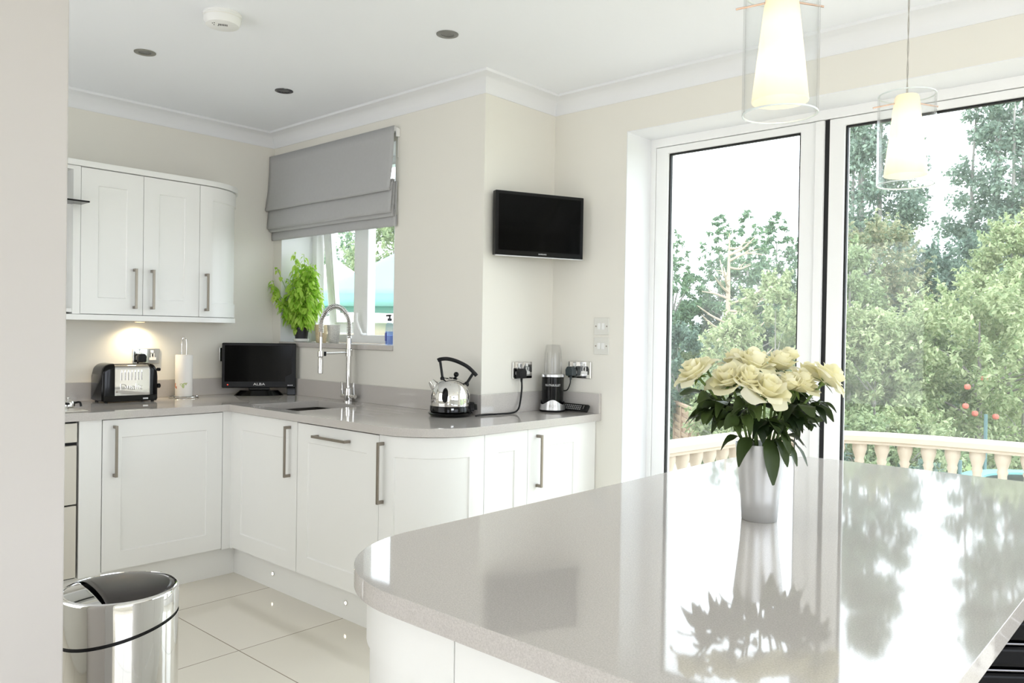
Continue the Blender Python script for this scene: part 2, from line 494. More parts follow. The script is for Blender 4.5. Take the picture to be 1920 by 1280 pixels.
# ---------------------------------------------------------------- kitchen window
def kitchen_window():
    y0, y1 = 2.95, 3.01
    fr = lambda u, v, w_: (u, w_, v)
    z0 = 1.236
    root = MB().prism([(WX0, z0), (WX1, z0), (WX1, WZ1), (WX0, WZ1)], y0, y1,
                      [[(WX0 + 0.05, z0 + 0.05), (-3.97, z0 + 0.05), (-3.97, WZ1 - 0.05), (WX0 + 0.05, WZ1 - 0.05)],
                       [(-3.835, z0 + 0.05), (WX1 - 0.05, z0 + 0.05), (WX1 - 0.05, WZ1 - 0.05), (-3.835, WZ1 - 0.05)]], fr).build('window_1', M['upvc'], kind='structure', bevel=0.004)
    # left sash hung at its top, pushed open outwards
    t = math.radians(5.5)
    def tilt(u, v, w_):
        dz = 2.28 - v
        return (u, y0 + 0.03 + dz * math.sin(t) + w_ * math.cos(t), 2.28 - dz * math.cos(t) + w_ * math.sin(t))
    MB().prism([(-4.362, z0 + 0.055), (-3.965, z0 + 0.055), (-3.965, 2.275), (-4.362, 2.275)], -0.02, 0.03,
               [[(-4.30, z0 + 0.115), (-4.02, z0 + 0.115), (-4.02, 2.215), (-4.30, 2.215)]], tilt).build('sash', M['upvc'], root, bevel=0.004)
    MB().prism([(-4.30, z0 + 0.115), (-4.02, z0 + 0.115), (-4.02, 2.215), (-4.30, 2.215)], -0.014, 0.006,
               [[(-4.288, z0 + 0.127), (-4.032, z0 + 0.127), (-4.032, 2.203), (-4.288, 2.203)]], tilt).build('glazing_bead', M['upvc'], root, bevel=0.002)
    MB().prism([(-4.30, z0 + 0.115), (-4.02, z0 + 0.115), (-4.02, 2.215), (-4.30, 2.215)], -0.002, 0.002, (), tilt).build('window_pane', M['glassp'], root, smooth=False)
    MB().prism([(-3.84, z0 + 0.045), (WX1 - 0.045, z0 + 0.045), (WX1 - 0.045, WZ1 - 0.045), (-3.84, WZ1 - 0.045)], 2.98, 2.984, (), fr).build('window_pane', M['glassp'], root, smooth=False)
    MB().tube(smooth_path([(-3.845, 2.949, 1.29), (-3.845, 2.92, 1.29), (-3.855, 2.915, 1.31), (-3.885, 2.91, 1.37), (-3.885, 2.912, 1.42)], 5), 0.009).build('handle', M['white'], root)
    # outside sill and the quartz board inside
    MB().box(WX0 - 0.02, 3.01, 1.19, WX1 + 0.02, 3.12, 1.215).build('outer_sill', M['upvc'], root, bevel=0.003)
    MB().box(WX0 + 0.001, YS - 0.012, 1.206, WX1 - 0.001, 2.9495, 1.235).build('trim_window_sill', M['stone'], kind='structure', bevel=0.003)
kitchen_window()

# ---------------------------------------------------------------- folding garden doors
def garden_doors():
    yf, yb = 3.475, 3.545
    fr = lambda u, v, w_: (u, w_, v)
    head = MB().prism([(DX0, 0), (DX0 + 0.03, 0), (DX0 + 0.03, 2.262), (DX1 - 0.03, 2.262), (DX1 - 0.03, 0), (DX1, 0), (DX1, DZ1), (DX0, DZ1)], yf - 0.004, yb + 0.01, (), fr)
    head.build('trim_door_frame', M['upvc'], kind='structure', bevel=0.003)
    MB().box(DX0 + 0.03, yf, 0.0, DX1 - 0.03, yb, 0.03).build('trim_door_track', M['upvc'], kind='structure', smooth=False)
    x = DX0 + 0.031
    widths = [(-2.164, -1.313, 0.07, 0.108), (-1.293, -0.425, 0.066, 0.066), (-0.407, 0.48, 0.066, 0.066), (0.498, 1.389, 0.066, 0.07)]
    for i, (a, b, sl, sr) in enumerate(widths):
        g0, g1, gz0, gz1 = a + sl, b - sr, 0.13, 2.226
        d = MB().prism([(a, 0.031), (b, 0.031), (b, 2.260), (a, 2.260)], yf, yb - 0.005,
                       [[(g0, gz0), (g1, gz0), (g1, gz1), (g0, gz1)]], fr)
        if i == 0:   # the fixed post beside the first fold
            d.box(-1.352, yf - 0.012, 0.031, -1.313, yf, 2.258)
        d = d.build('door_%d' % (i + 1), M['upvc'], kind='structure', bevel=0.004)
        MB().prism([(g0, gz0), (g1, gz0), (g1, gz1), (g0, gz1)], yf + 0.012, yf + 0.03,
                   [[(g0 + 0.008, gz0 + 0.008), (g1 - 0.008, gz0 + 0.008), (g1 - 0.008, gz1 - 0.008), (g0 + 0.008, gz1 - 0.008)]], fr).build('gasket', M['gasket'], d, smooth=False)
        MB().prism([(g0, gz0), (g1, gz0), (g1, gz1), (g0, gz1)], yf + 0.03, yf + 0.036, (), fr).build('door_pane', M['glassp'], d, smooth=False)
    for a, b in ((-1.3135, -1.2925), (-0.4255, -0.4065), (0.4795, 0.4985)):
        MB().box(a, yf + 0.004, 0.031, b, yb - 0.012, 2.26).build('trim_fold_seal', M['gasket'], kind='structure', smooth=False)
garden_doors()
# white painted linings of the two openings
MB().box(DX0, YD - 0.001, 0, DX0 + 0.003, 3.4705, DZ1 - 0.003).box(DX0, YD - 0.001, DZ1 - 0.003, DX1, 3.4705, DZ1).build('trim_door_lining', M['coving'], kind='structure', smooth=False)
MB().box(WX0, YS - 0.001, 1.2355, WX0 + 0.003, 2.9495, WZ1 - 0.003).box(WX1 - 0.003, YS - 0.001, 1.2355, WX1, 2.9495, WZ1 - 0.003).box(WX0, YS - 0.001, WZ1 - 0.003, WX1, 2.9495, WZ1).build('trim_window_lining', M['coving'], kind='structure', smooth=False)

# ---------------------------------------------------------------- cabinets
def shaker(mb, mp, w_, z0, z1, th=0.02, st=0.085, rec=0.006, nu=1):
    """framed door: mp(u, depth) gives the plan point, u along the width, depth behind the front face"""
    e = 0.004
    inner = list(np.linspace(st + e, w_ - st - e, nu + 1)) if nu > 1 else [st + e, w_ - st - e]
    k = max(1, nu // 4)
    us = list(np.linspace(0, st, k + 1)) + inner + list(np.linspace(w_ - st, w_, k + 1))
    vs = [z0, z0 + st, z0 + st + e, z1 - st - e, z1 - st, z1]
    def dep(u, v):
        return rec if (st + e / 2 < u < w_ - st - e / 2 and z0 + st + e / 2 < v < z1 - st - e / 2) else 0.0
    U, V = len(us), len(vs)
    P = [(*mp(u, dep(u, v)), v) for v in vs for u in us]
    Fs = [(j * U + i, j * U + i + 1, (j + 1) * U + i + 1, (j + 1) * U + i) for j in range(V - 1) for i in range(U - 1)]
    mb.add(P, Fs)
    B = [(*mp(u, th), v) for v in (z0, z1) for u in us]
    mb.add(B, [(i + U, i + U + 1, i + 1, i) for i in range(U - 1)])
    for v in (z0, z1):
        mb.add([(*mp(u, d), v) for d in (0, th) for u in us], [((i, U + i, U + i + 1, i + 1) if v == z0 else (i, i + 1, U + i + 1, U + i)) for i in range(U - 1)])
    for u, fl in ((0, 0), (w_, 1)):
        q = [(*mp(u, d), v) for v in (z0, z1) for d in (0, th)]
        mb.add(q, [(0, 2, 3, 1) if not fl else (0, 1, 3, 2)])
    return mb

def handle_at(parent, p0, p1, out):
    """square bar pull between two points on the door face; out is the outward normal"""
    p0, p1, out = Vector(p0), Vector(p1), Vector(out)
    a = (p1 - p0).normalized(); b = a.cross(out)
    mb = MB()
    L = (p1 - p0).length
    mb.obox((p0 + p1) / 2 + out * 0.031, a, b, out, L / 2, 0.006, 0.004)
    for p, s in ((p0, 1), (p1, -1)):
        mb.obox(p + a * s * 0.007 + out * 0.014, a, b, out, 0.007, 0.006, 0.0138)
    return mb.build('handle', M['nickel'], parent, bevel=0.0012, label='satin nickel bar handle')

PX, PY = -3.94, 2.165            # plinth faces
FX, FY = -3.89, 2.112            # door faces
ZB, ZT = 0.158, 0.872

# left run
c = thing('base_cabinet', 'white base cabinet with a wide framed door, below the toaster and kitchen roll', 'cabinet', (-4.2, 1.765, 0), group='white base cabinets')
MB().box(XL + 0.01, 1.466, 0.15, FX - 0.022, 2.064, 0.876).build('carcass', M['cabin'], c, smooth=False)
d = shaker(MB(), lambda u, dd: (FX - dd, 1.4675 + u), 0.595, ZB, ZT).build('door', M['cab'], c, bevel=0.0012)
handle_at(d, (FX, 1.519, 0.603), (FX, 1.519, 0.846), (1, 0, 0))
c = thing('filler_panel', 'plain white filler panel between the oven and the base cabinet', 'panel', (-3.9, 1.414, 0), group='white base cabinets')
MB().box(XL + 0.01, 1.3655, 0.15, FX - 0.0005, 1.464, 0.876).build('panel', M['cab'], c, bevel=0.0012)
c = thing('corner_post', 'narrow white post in the inner corner of the base cabinets', 'panel', (-3.9, 2.1, 0), group='white base cabinets')
MB().prism([(FX - 0.06, 2.0665), (FX - 0.002, 2.0665), (FX - 0.002, FY + 0.002), (FX + 0.018, FY + 0.002), (FX + 0.018, FY + 0.06), (FX - 0.06, FY + 0.06)], 0.15, 0.876).build('post', M['cab'], c, bevel=0.001)

# sink run
c = thing('base_cabinet', 'white base cabinet below the sink, framed door with upright handle at its right', 'cabinet', (-3.57, 2.4, 0), group='white base cabinets')
MB().box(-3.871, FY + 0.063, 0.15, -3.266, YS - 0.01, 0.68).build('carcass', M['cabin'], c, smooth=False)
d = shaker(MB(), lambda u, dd: (-3.871 + u, FY + dd), 0.6035, ZB, ZT).build('door', M['cab'], c, bevel=0.0012)
handle_at(d, (-3.328, FY, 0.603), (-3.328, FY, 0.849), (0, -1, 0))
c = thing('dishwasher', 'built-in dishwasher behind a white framed door with a level handle', 'dishwasher', (-2.96, 2.4, 0), group='white base cabinets')
MB().box(-3.262, FY + 0.063, 0.15, -2.652, YS - 0.01, 0.868).build('carcass', M['cabin'], c, smooth=False)
d = shaker(MB(), lambda u, dd: (-3.2635 + u, FY + dd), 0.6125, ZB, ZT - 0.003).build('door', M['cab'], c, bevel=0.0012)
handle_at(d, (-3.105, FY, 0.822), (-2.85, FY, 0.822), (0, -1, 0))

# curved corner unit
CR = 0.285
CCX, CCY = -2.648, FY + CR       # the curve's centre; straight lead then quarter turn
def curve_pt(u, dd):
    r = CR - dd
    L1 = 0.012
    q = PI / 2 * CR
    if u < L1: return (-2.6485 + u, FY + dd)
    if u < L1 + q:
        a = -PI / 2 + (u - L1) / CR
        return (CCX + 0.012 + r * math.cos(a), CCY + r * math.sin(a))
    return (CCX + 0.012 + r, CCY + (u - L1 - q))
CW = 0.012 + PI / 2 * CR + 0.045
RX = CCX + 0.012 + CR            # door face of the right run, about -2.351
c = thing('curved_cabinet', 'white curved corner cabinet below the kettle, upright handle at its left', 'cabinet', (-2.5, 2.3, 0), group='white base cabinets')
d = shaker(MB(), curve_pt, CW, ZB, ZT, nu=20).build('door', M['cab'], c, angle=30)
q = [curve_pt(CW * i / 24, 0.024) for i in range(25)]
MB().prism(q + [(XC + 0.01, q[-1][1]), (XC + 0.01, YS - 0.015), (-2.645, YS - 0.015)], 0.15, 0.87).build('carcass', M['cabin'], c, smooth=False)
handle_at(d, (-2.622, FY, 0.585), (-2.622, FY, 0.845), (0.05, -1, 0))
yA = CCY + 0.045 + 0.003
c = thing('panel_cabinet', 'slim white framed panel between the curved cabinet and the end cabinet', 'panel', (-2.5, 2.58, 0), group='white base cabinets')
d = shaker(MB(), lambda u, dd: (RX - dd, yA + u), 2.7255 - yA, ZB, ZT).build('front', M['cab'], c, bevel=0.0012)
MB().box(XC + 0.025, yA + 0.02, 0.15, RX - 0.022, 2.7255, 0.87).build('carcass', M['cabin'], c, smooth=False)
c = thing('base_cabinet', 'white base cabinet below the blender, at the garden door end of the run', 'cabinet', (-2.5, 2.95, 0), group='white base cabinets')
d = shaker(MB(), lambda u, dd: (RX - dd, 2.7285 + u), 0.428, ZB, ZT).build('door', M['cab'], c, bevel=0.0012)
MB().box(XC + 0.025, 2.7285, 0.15, RX - 0.022, 3.158, 0.87).build('carcass', M['cabin'], c, smooth=False)
handle_at(d, (RX, 2.792, 0.603), (RX, 2.792, 0.845), (1, 0, 0))
c = thing('end_panel', 'thin white end panel between the last base cabinet and the wall', 'panel', (-2.5, 3.2, 0), group='white base cabinets')
MB().box(XC + 0.025, 3.160, 0.15, RX - 0.003, YD - 0.003, 0.876).build('panel', M['cab'], c, bevel=0.001)

# plinths and their small lights
t = MB().box(PX - 0.018, 0.6, 0.0, PX, PY + 0.018, 0.149).build('plinth', M['cab'], bevel=0.001)
tag(t, 'white plinth board under the base cabinet on the left wall', 'plinth', 'white plinths')
pl = [(PX + 0.0005, PY)] + [(-2.66 + (x_ - 0.0), y_) for x_, y_ in arc(0, PY + 0.25, 0.25, -90, 0, 16)]
pl = pl + [(pl[-1][0], 3.24)]
outl = pl + [(pl[-1][0] - 0.018, 3.24)] + [(-2.66 + x_, y_) for x_, y_ in arc(0, PY + 0.25, 0.232, 0, -90, 16)] + [(PX + 0.0005, PY + 0.018)]
t = MB().prism(outl, 0, 0.149).build('plinth', M['cab'])
tag(t, 'white plinth board curving under the sink, dishwasher and corner cabinets', 'plinth', 'white plinths')
def led(loc, rotz, label):
    r = thing('plinth_light', label, 'light', loc, (0, PI / 2, rotz), 'small round plinth lights')
    MB().lathe([(0.0, 0.0), (0.009, 0.0), (0.011, 0.001), (0.011, 0.003), (0.007, 0.003)], 16, close=False).build('bezel', M['chrome'], r, world=False)
    MB().lathe([(0.0001, 0.0035), (0.007, 0.0035)], 16, close=False).build('lens', M['led'], r, world=False)
led((PX + 0.0002, 1.768, 0.078), 0, 'small lit plinth light on the left wall cabinets, beside the bin')
led((-3.552, PY - 0.0002, 0.077), -PI / 2, 'small lit plinth light below the sink cabinet')
led((-2.939, PY - 0.0002, 0.076), -PI / 2, 'small lit plinth light below the dishwasher')

# ---------------------------------------------------------------- worktop with upstands
WT0, WT1 = 0.878, 0.914
def worktop():
    r = 0.30
    fx = -2.322
    out = [(XL + 0.002, 0.72), (-3.868, 0.72), (-3.868, 2.088)] + arc(fx - r, 2.088 + r, r, -90, 0, 20) + [(fx, YD - 0.002), (XC + 0.002, YD - 0.002), (XC + 0.002, YS - 0.002), (XL + 0.002, YS - 0.002)]
    o = MB().prism(out, WT0, WT1, [SINK]).build('worktop', M['stone'], bevel=0.003, seg=2)
    tag(o, 'long grey quartz worktop carrying the toaster, sink, kettle and blender', 'worktop')
    MB().box(XL + 0.002, 0.72, WT1, XL + 0.02, YS - 0.002, 1.014).build('upstand', M['stone'], o, bevel=0.0015)
    MB().box(XL + 0.0202, YS - 0.02, WT1, XC - 0.0, YS - 0.002, 1.014).build('upstand', M['stone'], o, bevel=0.0015)
    MB().box(XC + 0.002, YS - 0.02, WT1, XC + 0.02, YD - 0.02, 1.014).build('upstand', M['stone'], o, bevel=0.0015)
    MB().box(XC + 0.002, YD - 0.02, WT1, fx, YD - 0.002, 1.014).build('upstand', M['stone'], o, bevel=0.0015)
    # drainer grooves cut beside the sink read as polished lines
    for i, (y, x0, x1) in enumerate(((2.31, -3.17, -2.93), (2.40, -3.22, -2.93), (2.485, -3.25, -2.93), (2.57, -3.24, -2.94))):
        g = MB().add([(x0, y - 0.004, WT1 + 0.0002), (x1, y - 0.004, WT1 + 0.0002), (x1, y, WT1 - 0.0012), (x0, y, WT1 - 0.0012), (x1, y + 0.004, WT1 + 0.0002), (x0, y + 0.004, WT1 + 0.0002)],
                     [(0, 1, 2, 3), (3, 2, 4, 5)])
        vs = [(x0, y - 0.006, WT1), (x1, y - 0.006, WT1), (x1, y - 0.004, WT1 + 0.0005), (x0, y - 0.004, WT1 + 0.0005), (x1, y + 0.004, WT1 + 0.0005), (x0, y + 0.004, WT1 + 0.0005), (x1, y + 0.006, WT1), (x0, y + 0.006, WT1)]
        g = MB().add(vs, [(0, 1, 2, 3), (3, 2, 4, 5), (5, 4, 6, 7)])
        g.build('drainer_groove', M['stone'], o, smooth=False)
SINK = [(-3.80, 2.172), (-3.36, 2.172), (-3.37, 2.583), (-3.79, 2.583)]
worktop()
def sink():
    x0, y0, x1, y1 = -3.792, 2.18, -3.368, 2.577
    o = thing('kitchen_sink', 'dark undermounted sink bowl set into the worktop below the window', 'sink', (-3.57, 2.375, 0.70))
    zb, zt = 0.70, 0.8775
    mb = MB()
    ins = [(x0, y0), (x1, y0), (x1, y1), (x0, y1)]
    vs = [(x, y, zt) for x, y in ins] + [(x + (0.02 if x == x0 else -0.02), y + (0.02 if y == y0 else -0.02), zb) for x, y in ins]
    mb.add(vs, [(4, 5, 6, 7)] + [(i, i + 4, (i + 1) % 4 + 4, (i + 1) % 4) for i in range(4)])
    mb.build('bowl', M['sink'], o, bevel=0.01, solid=0.0015)
    MB().lathe([(0.0001, zb + 0.004), (0.03, zb + 0.004), (0.043, zb + 0.002), (0.045, zb + 0.0015)], 24, c=(-3.57, 2.375, 0), close=False).build('waste', M['chrome'], o)
sink()

# ---------------------------------------------------------------- wall cabinets
WF = -4.165
c = thing('wall_cabinet', 'white double door wall cabinet above the toaster', 'cabinet', (-4.34, 1.76, 1.35), group='white wall cabinets')
MB().box(XL + 0.004, 1.460, 1.372, WF - 0.021, 2.062, 2.092).build('carcass', M['cabin'], c, smooth=False)
d = shaker(MB(), lambda u, dd: (WF - dd, 1.4605 + u), 0.2995, 1.374, 2.09, st=0.08).build('door', M['cab'], c, bevel=0.001)
handle_at(d, (WF, 1.716, 1.405), (WF, 1.716, 1.61), (1, 0, 0))
d = shaker(MB(), lambda u, dd: (WF - dd, 1.7625 + u), 0.2995, 1.374, 2.09, st=0.08).build('door', M['cab'], c, bevel=0.001)
handle_at(d, (WF, 1.805, 1.405), (WF, 1.805, 1.61), (1, 0, 0))
WR = 0.30
def wc(u, dd):
    r = WR - dd
    if u < 0.03: return (WF - dd, 2.0645 + u)
    a = (u - 0.03) / WR
    return (WF - WR + r * math.cos(a), 2.0945 + r * math.sin(a))
WCW = 0.03 + WR * PI / 2 * 0.98
c = thing('curved_wall_cabinet', 'white wall cabinet with a rounded end door, beside the window', 'cabinet', (-4.34, 2.2, 1.35), group='white wall cabinets')
d = shaker(MB(), wc, WCW, 1.374, 2.09, st=0.075, nu=20).build('door', M['cab'], c, angle=30)
MB().prism([wc(WCW * i / 16, 0.023) for i in range(17)] + [(XL + 0.004, wc(WCW, 0.023)[1]), (XL + 0.004, 2.0645)], 1.372, 2.092).build('carcass', M['cabin'], c, smooth=False)
handle_at(d, (WF, 2.1, 1.405), (WF, 2.1, 1.61), (1, 0, 0))
c = thing('open_shelf_unit', 'white open fronted wall shelf left of the double wall cabinet', 'shelf unit', (-4.34, 1.3, 1.35), group='white wall cabinets')
MB().box(XL + 0.004, 1.425, 1.372, WF, 1.4585, 2.092).box(XL + 0.004, 1.05, 1.372, XL + 0.02, 1.425, 2.092).box(XL + 0.02, 1.05, 2.074, WF, 1.425, 2.092).box(XL + 0.004, 1.032, 1.372, WF, 1.05, 2.092).build('carcass', M['cab'], c, smooth=False)
MB().box(XL + 0.0205, 1.0505, 1.38, WF - 0.01, 1.4245, 1.398).build('shelf', M['cab'], c, smooth=False)
def rail(name, z0, z1, grow, label, r_in=0.0):
    pts = [wc(WCW * i / 16, -grow) for i in range(17)]
    out = [(WF + grow, 1.032)] + pts[0:] + [(XL + 0.004, pts[-1][1]), (XL + 0.004, 1.032)]
    o = MB().prism(out, z0, z1).build(name, M['cab'], bevel=0.0015)
    return tag(o, label, 'trim', 'white wall cabinets')
rail('cabinet_cornice', 2.0935, 2.122, 0.012, 'white top rail running along the wall cabinets and round their curved end')
rail('light_pelmet', 1.343, 1.3705, 0.004, 'white lower rail running below the wall cabinets')
# cooker hood with its black glass edge
c = thing('cooker_hood', 'cooker hood with a black edged glass canopy, poking past the near wall', 'cooker hood', (-4.3, 1.15, 1.9))
MB().box(-4.19, 0.72, 1.905, -4.06, 1.463, 1.913).build('canopy', M['black'], c, bevel=0.002)
MB().box(-4.49, 0.72, 1.90, -4.19, 1.02, 2.0).build('body', M['steel'], c, bevel=0.004)
# under-cabinet lamp
c = thing('under_cabinet_light', 'round lamp under the wall cabinet lighting the wall above the toaster', 'light', (-4.445, 1.865, 1.342))
MB().lathe([(0.0001, -0.004), (0.03, -0.004), (0.034, -0.003), (0.034, 0.0)], 24, c=(-4.445, 1.865, 1.3425), close=False).build('housing', M['steel'], c)
MB().lathe([(0.0001, -0.0045), (0.026, -0.0045)], 24, c=(-4.445, 1.865, 1.3425), close=False).build('lens', M['bulb'], c)
l = bpy.data.lights.new('under_cabinet_lamp', 'SPOT'); l.energy = 6.0; l.color = (1, 0.82, 0.54); l.spot_size = math.radians(155); l.spot_blend = 0.8; l.shadow_soft_size = 0.02
o = bpy.data.objects.new('under_cabinet_lamp', l); o.location = (-4.445, 1.865, 1.334); o.parent = None; COL.objects.link(o)

# ---------------------------------------------------------------- oven and hob
c = thing('built_in_oven', 'built-in oven with pale steel fronts, mostly hidden by the near wall', 'oven', (-4.2, 1.06, 0))
MB().box(XL + 0.01, 0.765, 0.15, FX - 0.024, 1.36, 0.874).build('housing', M['gasket'], c, smooth=False)
MB().box(FX - 0.02, 0.77, 0.781, FX, 1.357, 0.868).build('control_panel', M['oven'], c, bevel=0.0015)
MB().box(FX - 0.02, 0.77, 0.497, FX + 0.002, 1.355, 0.766).build('door', M['oven'], c, bevel=0.002)
MB().box(FX - 0.02, 0.77, 0.16, FX + 0.002, 1.355, 0.49).build('door', M['oven'], c, bevel=0.002)
c = thing('hob', 'pale steel hob tray let into the worktop, its corner showing past the near wall', 'hob', (-4.2, 1.1, WT1))
MB().box(-4.43, 0.80, WT1 + 0.0005, -3.925, 1.418, WT1 + 0.006).build('tray', M['oven'], c, bevel=0.003)
MB().lathe([(0.0001, 0.021), (0.05, 0.021), (0.056, 0.015), (0.062, 0.0065)], 24, c=(-4.14, 1.27, WT1), close=False).build('burner', M['blackm'], c)
for dy in (0.0, 0.08):
    MB().lathe([(0.021, 0.0062), (0.021, 0.02), (0.018, 0.024), (0.0001, 0.024)], 20, c=(-3.985, 1.33 - dy, WT1), close=False).build('knob', M['chrome'], c)
MB().bar((-4.30, 1.33, WT1 + 0.035), (-3.99, 1.352, WT1 + 0.035), 0.012, 0.01).bar((-4.14, 1.19, WT1 + 0.035), (-4.14, 1.36, WT1 + 0.035), 0.012, 0.01).bar((-4.30, 1.33, WT1 + 0.006), (-4.30, 1.33, WT1 + 0.035), 0.012).build('pan_support', M['blackm'], c)
t = thing('small_pot', 'small chrome lidded pot standing on the hob edge left of the toaster', 'pot', (-4.12, 1.395, WT1 + 0.0065))
MB().lathe([(0.024, 0), (0.03, 0.006), (0.03, 0.02), (0.026, 0.03), (0.012, 0.036), (0.0001, 0.037)], 24, close=False).build('body', M['chrome'], t, world=False)
MB().ball((0, 0, 0.045), 0.006).tube([(0, 0, 0.036), (0, 0, 0.045)], 0.003).build('knob', M['chrome'], t, world=False)
MB().tube(smooth_path([(0.012, 0.026, 0.022), (0.02, 0.045, 0.024), (0.025, 0.05, 0.004)], 5), 0.005).build('handle', M['blackm'], t, world=False)

# ---------------------------------------------------------------- sockets and switches (local frame: x right, z up, -y out of the wall)
def socket(loc, rotz, label, wide=0.148):
    r = thing('wall_socket', label, 'socket', loc, (0, 0, rotz), 'chrome wall sockets')
    MB().box(-wide / 2, -0.008, -0.043, wide / 2, 0, 0.043).build('plate', M['chrome'], r, world=False, bevel=0.003)
    for s in (-1, 1):
        cx = s * 0.034
        MB().box(cx - 0.004, -0.0095, -0.004, cx + 0.004, -0.0081, 0.014).box(cx - 0.019, -0.0095, -0.021, cx + 0.019, -0.0081, -0.006).box(cx - 0.010, -0.0095, -0.006, cx + 0.010, -0.0081, 0.016).build('outlet', M['white'], r, world=False, smooth=False)
        MB().box(cx - s * 0.004 - 0.008, -0.0115, 0.019, cx - s * 0.004 + 0.008, -0.0081, 0.034).build('rocker', M['white'], r, world=False, bevel=0.001)
    return r
HS = PI / 2
socket((XL + 0.0005, 1.930, 1.148), HS, 'chrome double socket on the left wall above the toaster')
socket((XL + 0.0005, 2.44, 1.155), HS, 'chrome double socket on the left wall, peeking out behind the small television')
socket((XC + 0.0005, 3.016, 1.124), HS, 'chrome double socket on the return wall left of the blender, kettle plug in it')
socket((-2.460, YD - 0.0005, 1.128), 0, 'chrome double socket on the garden door wall right of the blender')

def plug(loc, rotz, label, m, cat='plug'):
    r = thing('plug', label, cat, loc, (0, 0, rotz), 'plugs in the wall sockets')
    MB().prism([(-0.024, -0.022), (0.024, -0.022), (0.026, 0.01), (0.016, 0.026), (-0.016, 0.026), (-0.026, 0.01)], 0, 0.034, (), lambda u, v, w_: (u, -w_, v)).build('body', m, r, world=False, bevel=0.006)
    MB().lathe([(0.005, -0.042), (0.007, -0.02), (0.008, -0.018)], 12, c=(0, -0.018, 0)).build('strain_relief', m, r, world=False)
    return r
plug((XL + 0.0105, 1.893, 1.138), HS, 'round black plug in the socket above the toaster', M['black'])
plug((XC + 0.0105, 2.985, 1.108), HS, 'black plug in the return wall socket, the kettle cord hanging from it', M['blackm'])
plug((-2.498, YD - 0.0105, 1.118), 0, 'dark grey plug in the socket right of the blender', mat('grey_plug_plastic', (52, 62, 64), 0.4))
def switch(z, label):
    r = thing('light_switch', label, 'switch', (-2.326, YD - 0.0005, z), (0, 0, 0), 'light switches by the garden doors')
    MB().box(-0.045, -0.006, -0.043, 0.045, 0, 0.043).build('plate', mat('satin_switch_plate', (222, 221, 214), 0.35), r, world=False, bevel=0.002)
    for s in (-1, 1):
        MB().box(s * 0.012 - 0.009, -0.0095, -0.016, s * 0.012 + 0.009, -0.0061, 0.016).build('rocker', M['white'], r, world=False, bevel=0.001)
        MB().lathe([(0.004, 0.0061), (0.004, 0.0072), (0.0001, 0.0076)], 10, close=False, frame=lambda x, y, z_, s=s: (x + s * 0.033, -z_, y)).build('screw', M['nickel'], r, world=False)
switch(1.352, 'square double light switch beside the garden doors, the upper one')
switch(1.253, 'square double light switch beside the garden doors, the lower one')

# ---------------------------------------------------------------- tap
def tap():
    X, Y, Z = -3.621, 2.664, WT1
    r = thing('spring_tap', 'tall chrome spring tap with a hanging spray head behind the sink', 'tap', (X, Y, Z))
    MB().lathe([(0.027, 0), (0.027, 0.006), (0.023, 0.008), (0.023, 0.075), (0.0135, 0.08), (0.0135, 0.255), (0.0001, 0.256)], 24, c=(X, Y, Z)).build('body', M['chrome'], r)
    ax = Vector((1, 0, 0))
    b = MB()
    b.tube([(X - 0.062, Y, Z + 0.033), (X + 0.062, Y, Z + 0.033)], 0.0125, 16).build('crossbar', M['chrome'], r, bevel=0.002)
    for s in (-1, 1):
        MB().tube([(X + s * 0.052, Y - 0.002, Z + 0.03), (X + s * 0.054, Y - 0.006, Z + 0.110)], 0.0075, 14).build('lever', M['chrome'], r, bevel=0.001)
    L = 0.185
    MB().lathe([(0.019, 0.255), (0.019, 0.29), (0.016, 0.292), (0.016, 0.355), (0.0001, 0.356)], 20, c=(X, Y, Z)).build('collar', M['chrome'], r)
    MB().tube([(X, Y - 0.016, Z + 0.274), (X, Y - L + 0.02, Z + 0.270)], 0.0055, 12).build('arm', M['chrome'], r)
    # hose bow
    bow = []
    for i in range(41):
        a = PI * i / 40
        bow.append(Vector((X, Y - L / 2 + L / 2 * math.cos(a), Z + 0.41 + 0.118 * math.sin(a))))
    hose = [Vector((X, Y, Z + 0.35))] + bow + [Vector((X, Y - L, Z + 0.36)), Vector((X, Y - L, Z + 0.30))]
    MB().tube(hose, 0.0075, 10).build('hose', M['nickel'], r)
    coil = []
    path = smooth_path([Vector((X, Y, Z + 0.355))] + bow[::4] + [Vector((X, Y - L, Z + 0.385))], 12)
    ln = [0]
    for a, c2 in zip(path, path[1:]): ln.append(ln[-1] + (c2 - a).length)
    turns = 46; N = turns * 10
    for i in range(N + 1):
        s = ln[-1] * i / N
        k = max(0, min(len(path) - 2, int(np.searchsorted(ln, s)) - 1))
        f = (s - ln[k]) / max(1e-9, ln[k + 1] - ln[k])
        p = path[k].lerp(path[k + 1], f); t = (path[k + 1] - path[k]).normalized()
        n1 = Vector((1, 0, 0)); n2 = t.cross(n1)
        a = 2 * PI * turns * i / N
        coil.append(p + (n1 * math.cos(a) + n2 * math.sin(a)) * 0.0135)
    MB().tube(coil, 0.0022, 6).build('spring', M['chrome'], r)
    MB().lathe([(0.008, 0.36), (0.008, 0.285), (0.017, 0.283), (0.017, 0.255), (0.012, 0.25), (0.0145, 0.235), (0.0145, 0.165), (0.012, 0.162), (0.0001, 0.163)][::-1], 20, c=(X, Y - L, Z)).build('spray_head', M['chrome'], r)
    MB().box(X - 0.009, Y - L + 0.0175, Z + 0.257, X + 0.009, Y - L + 0.030, Z + 0.281).build('clip', M['blackm'], r, bevel=0.002)
tap()

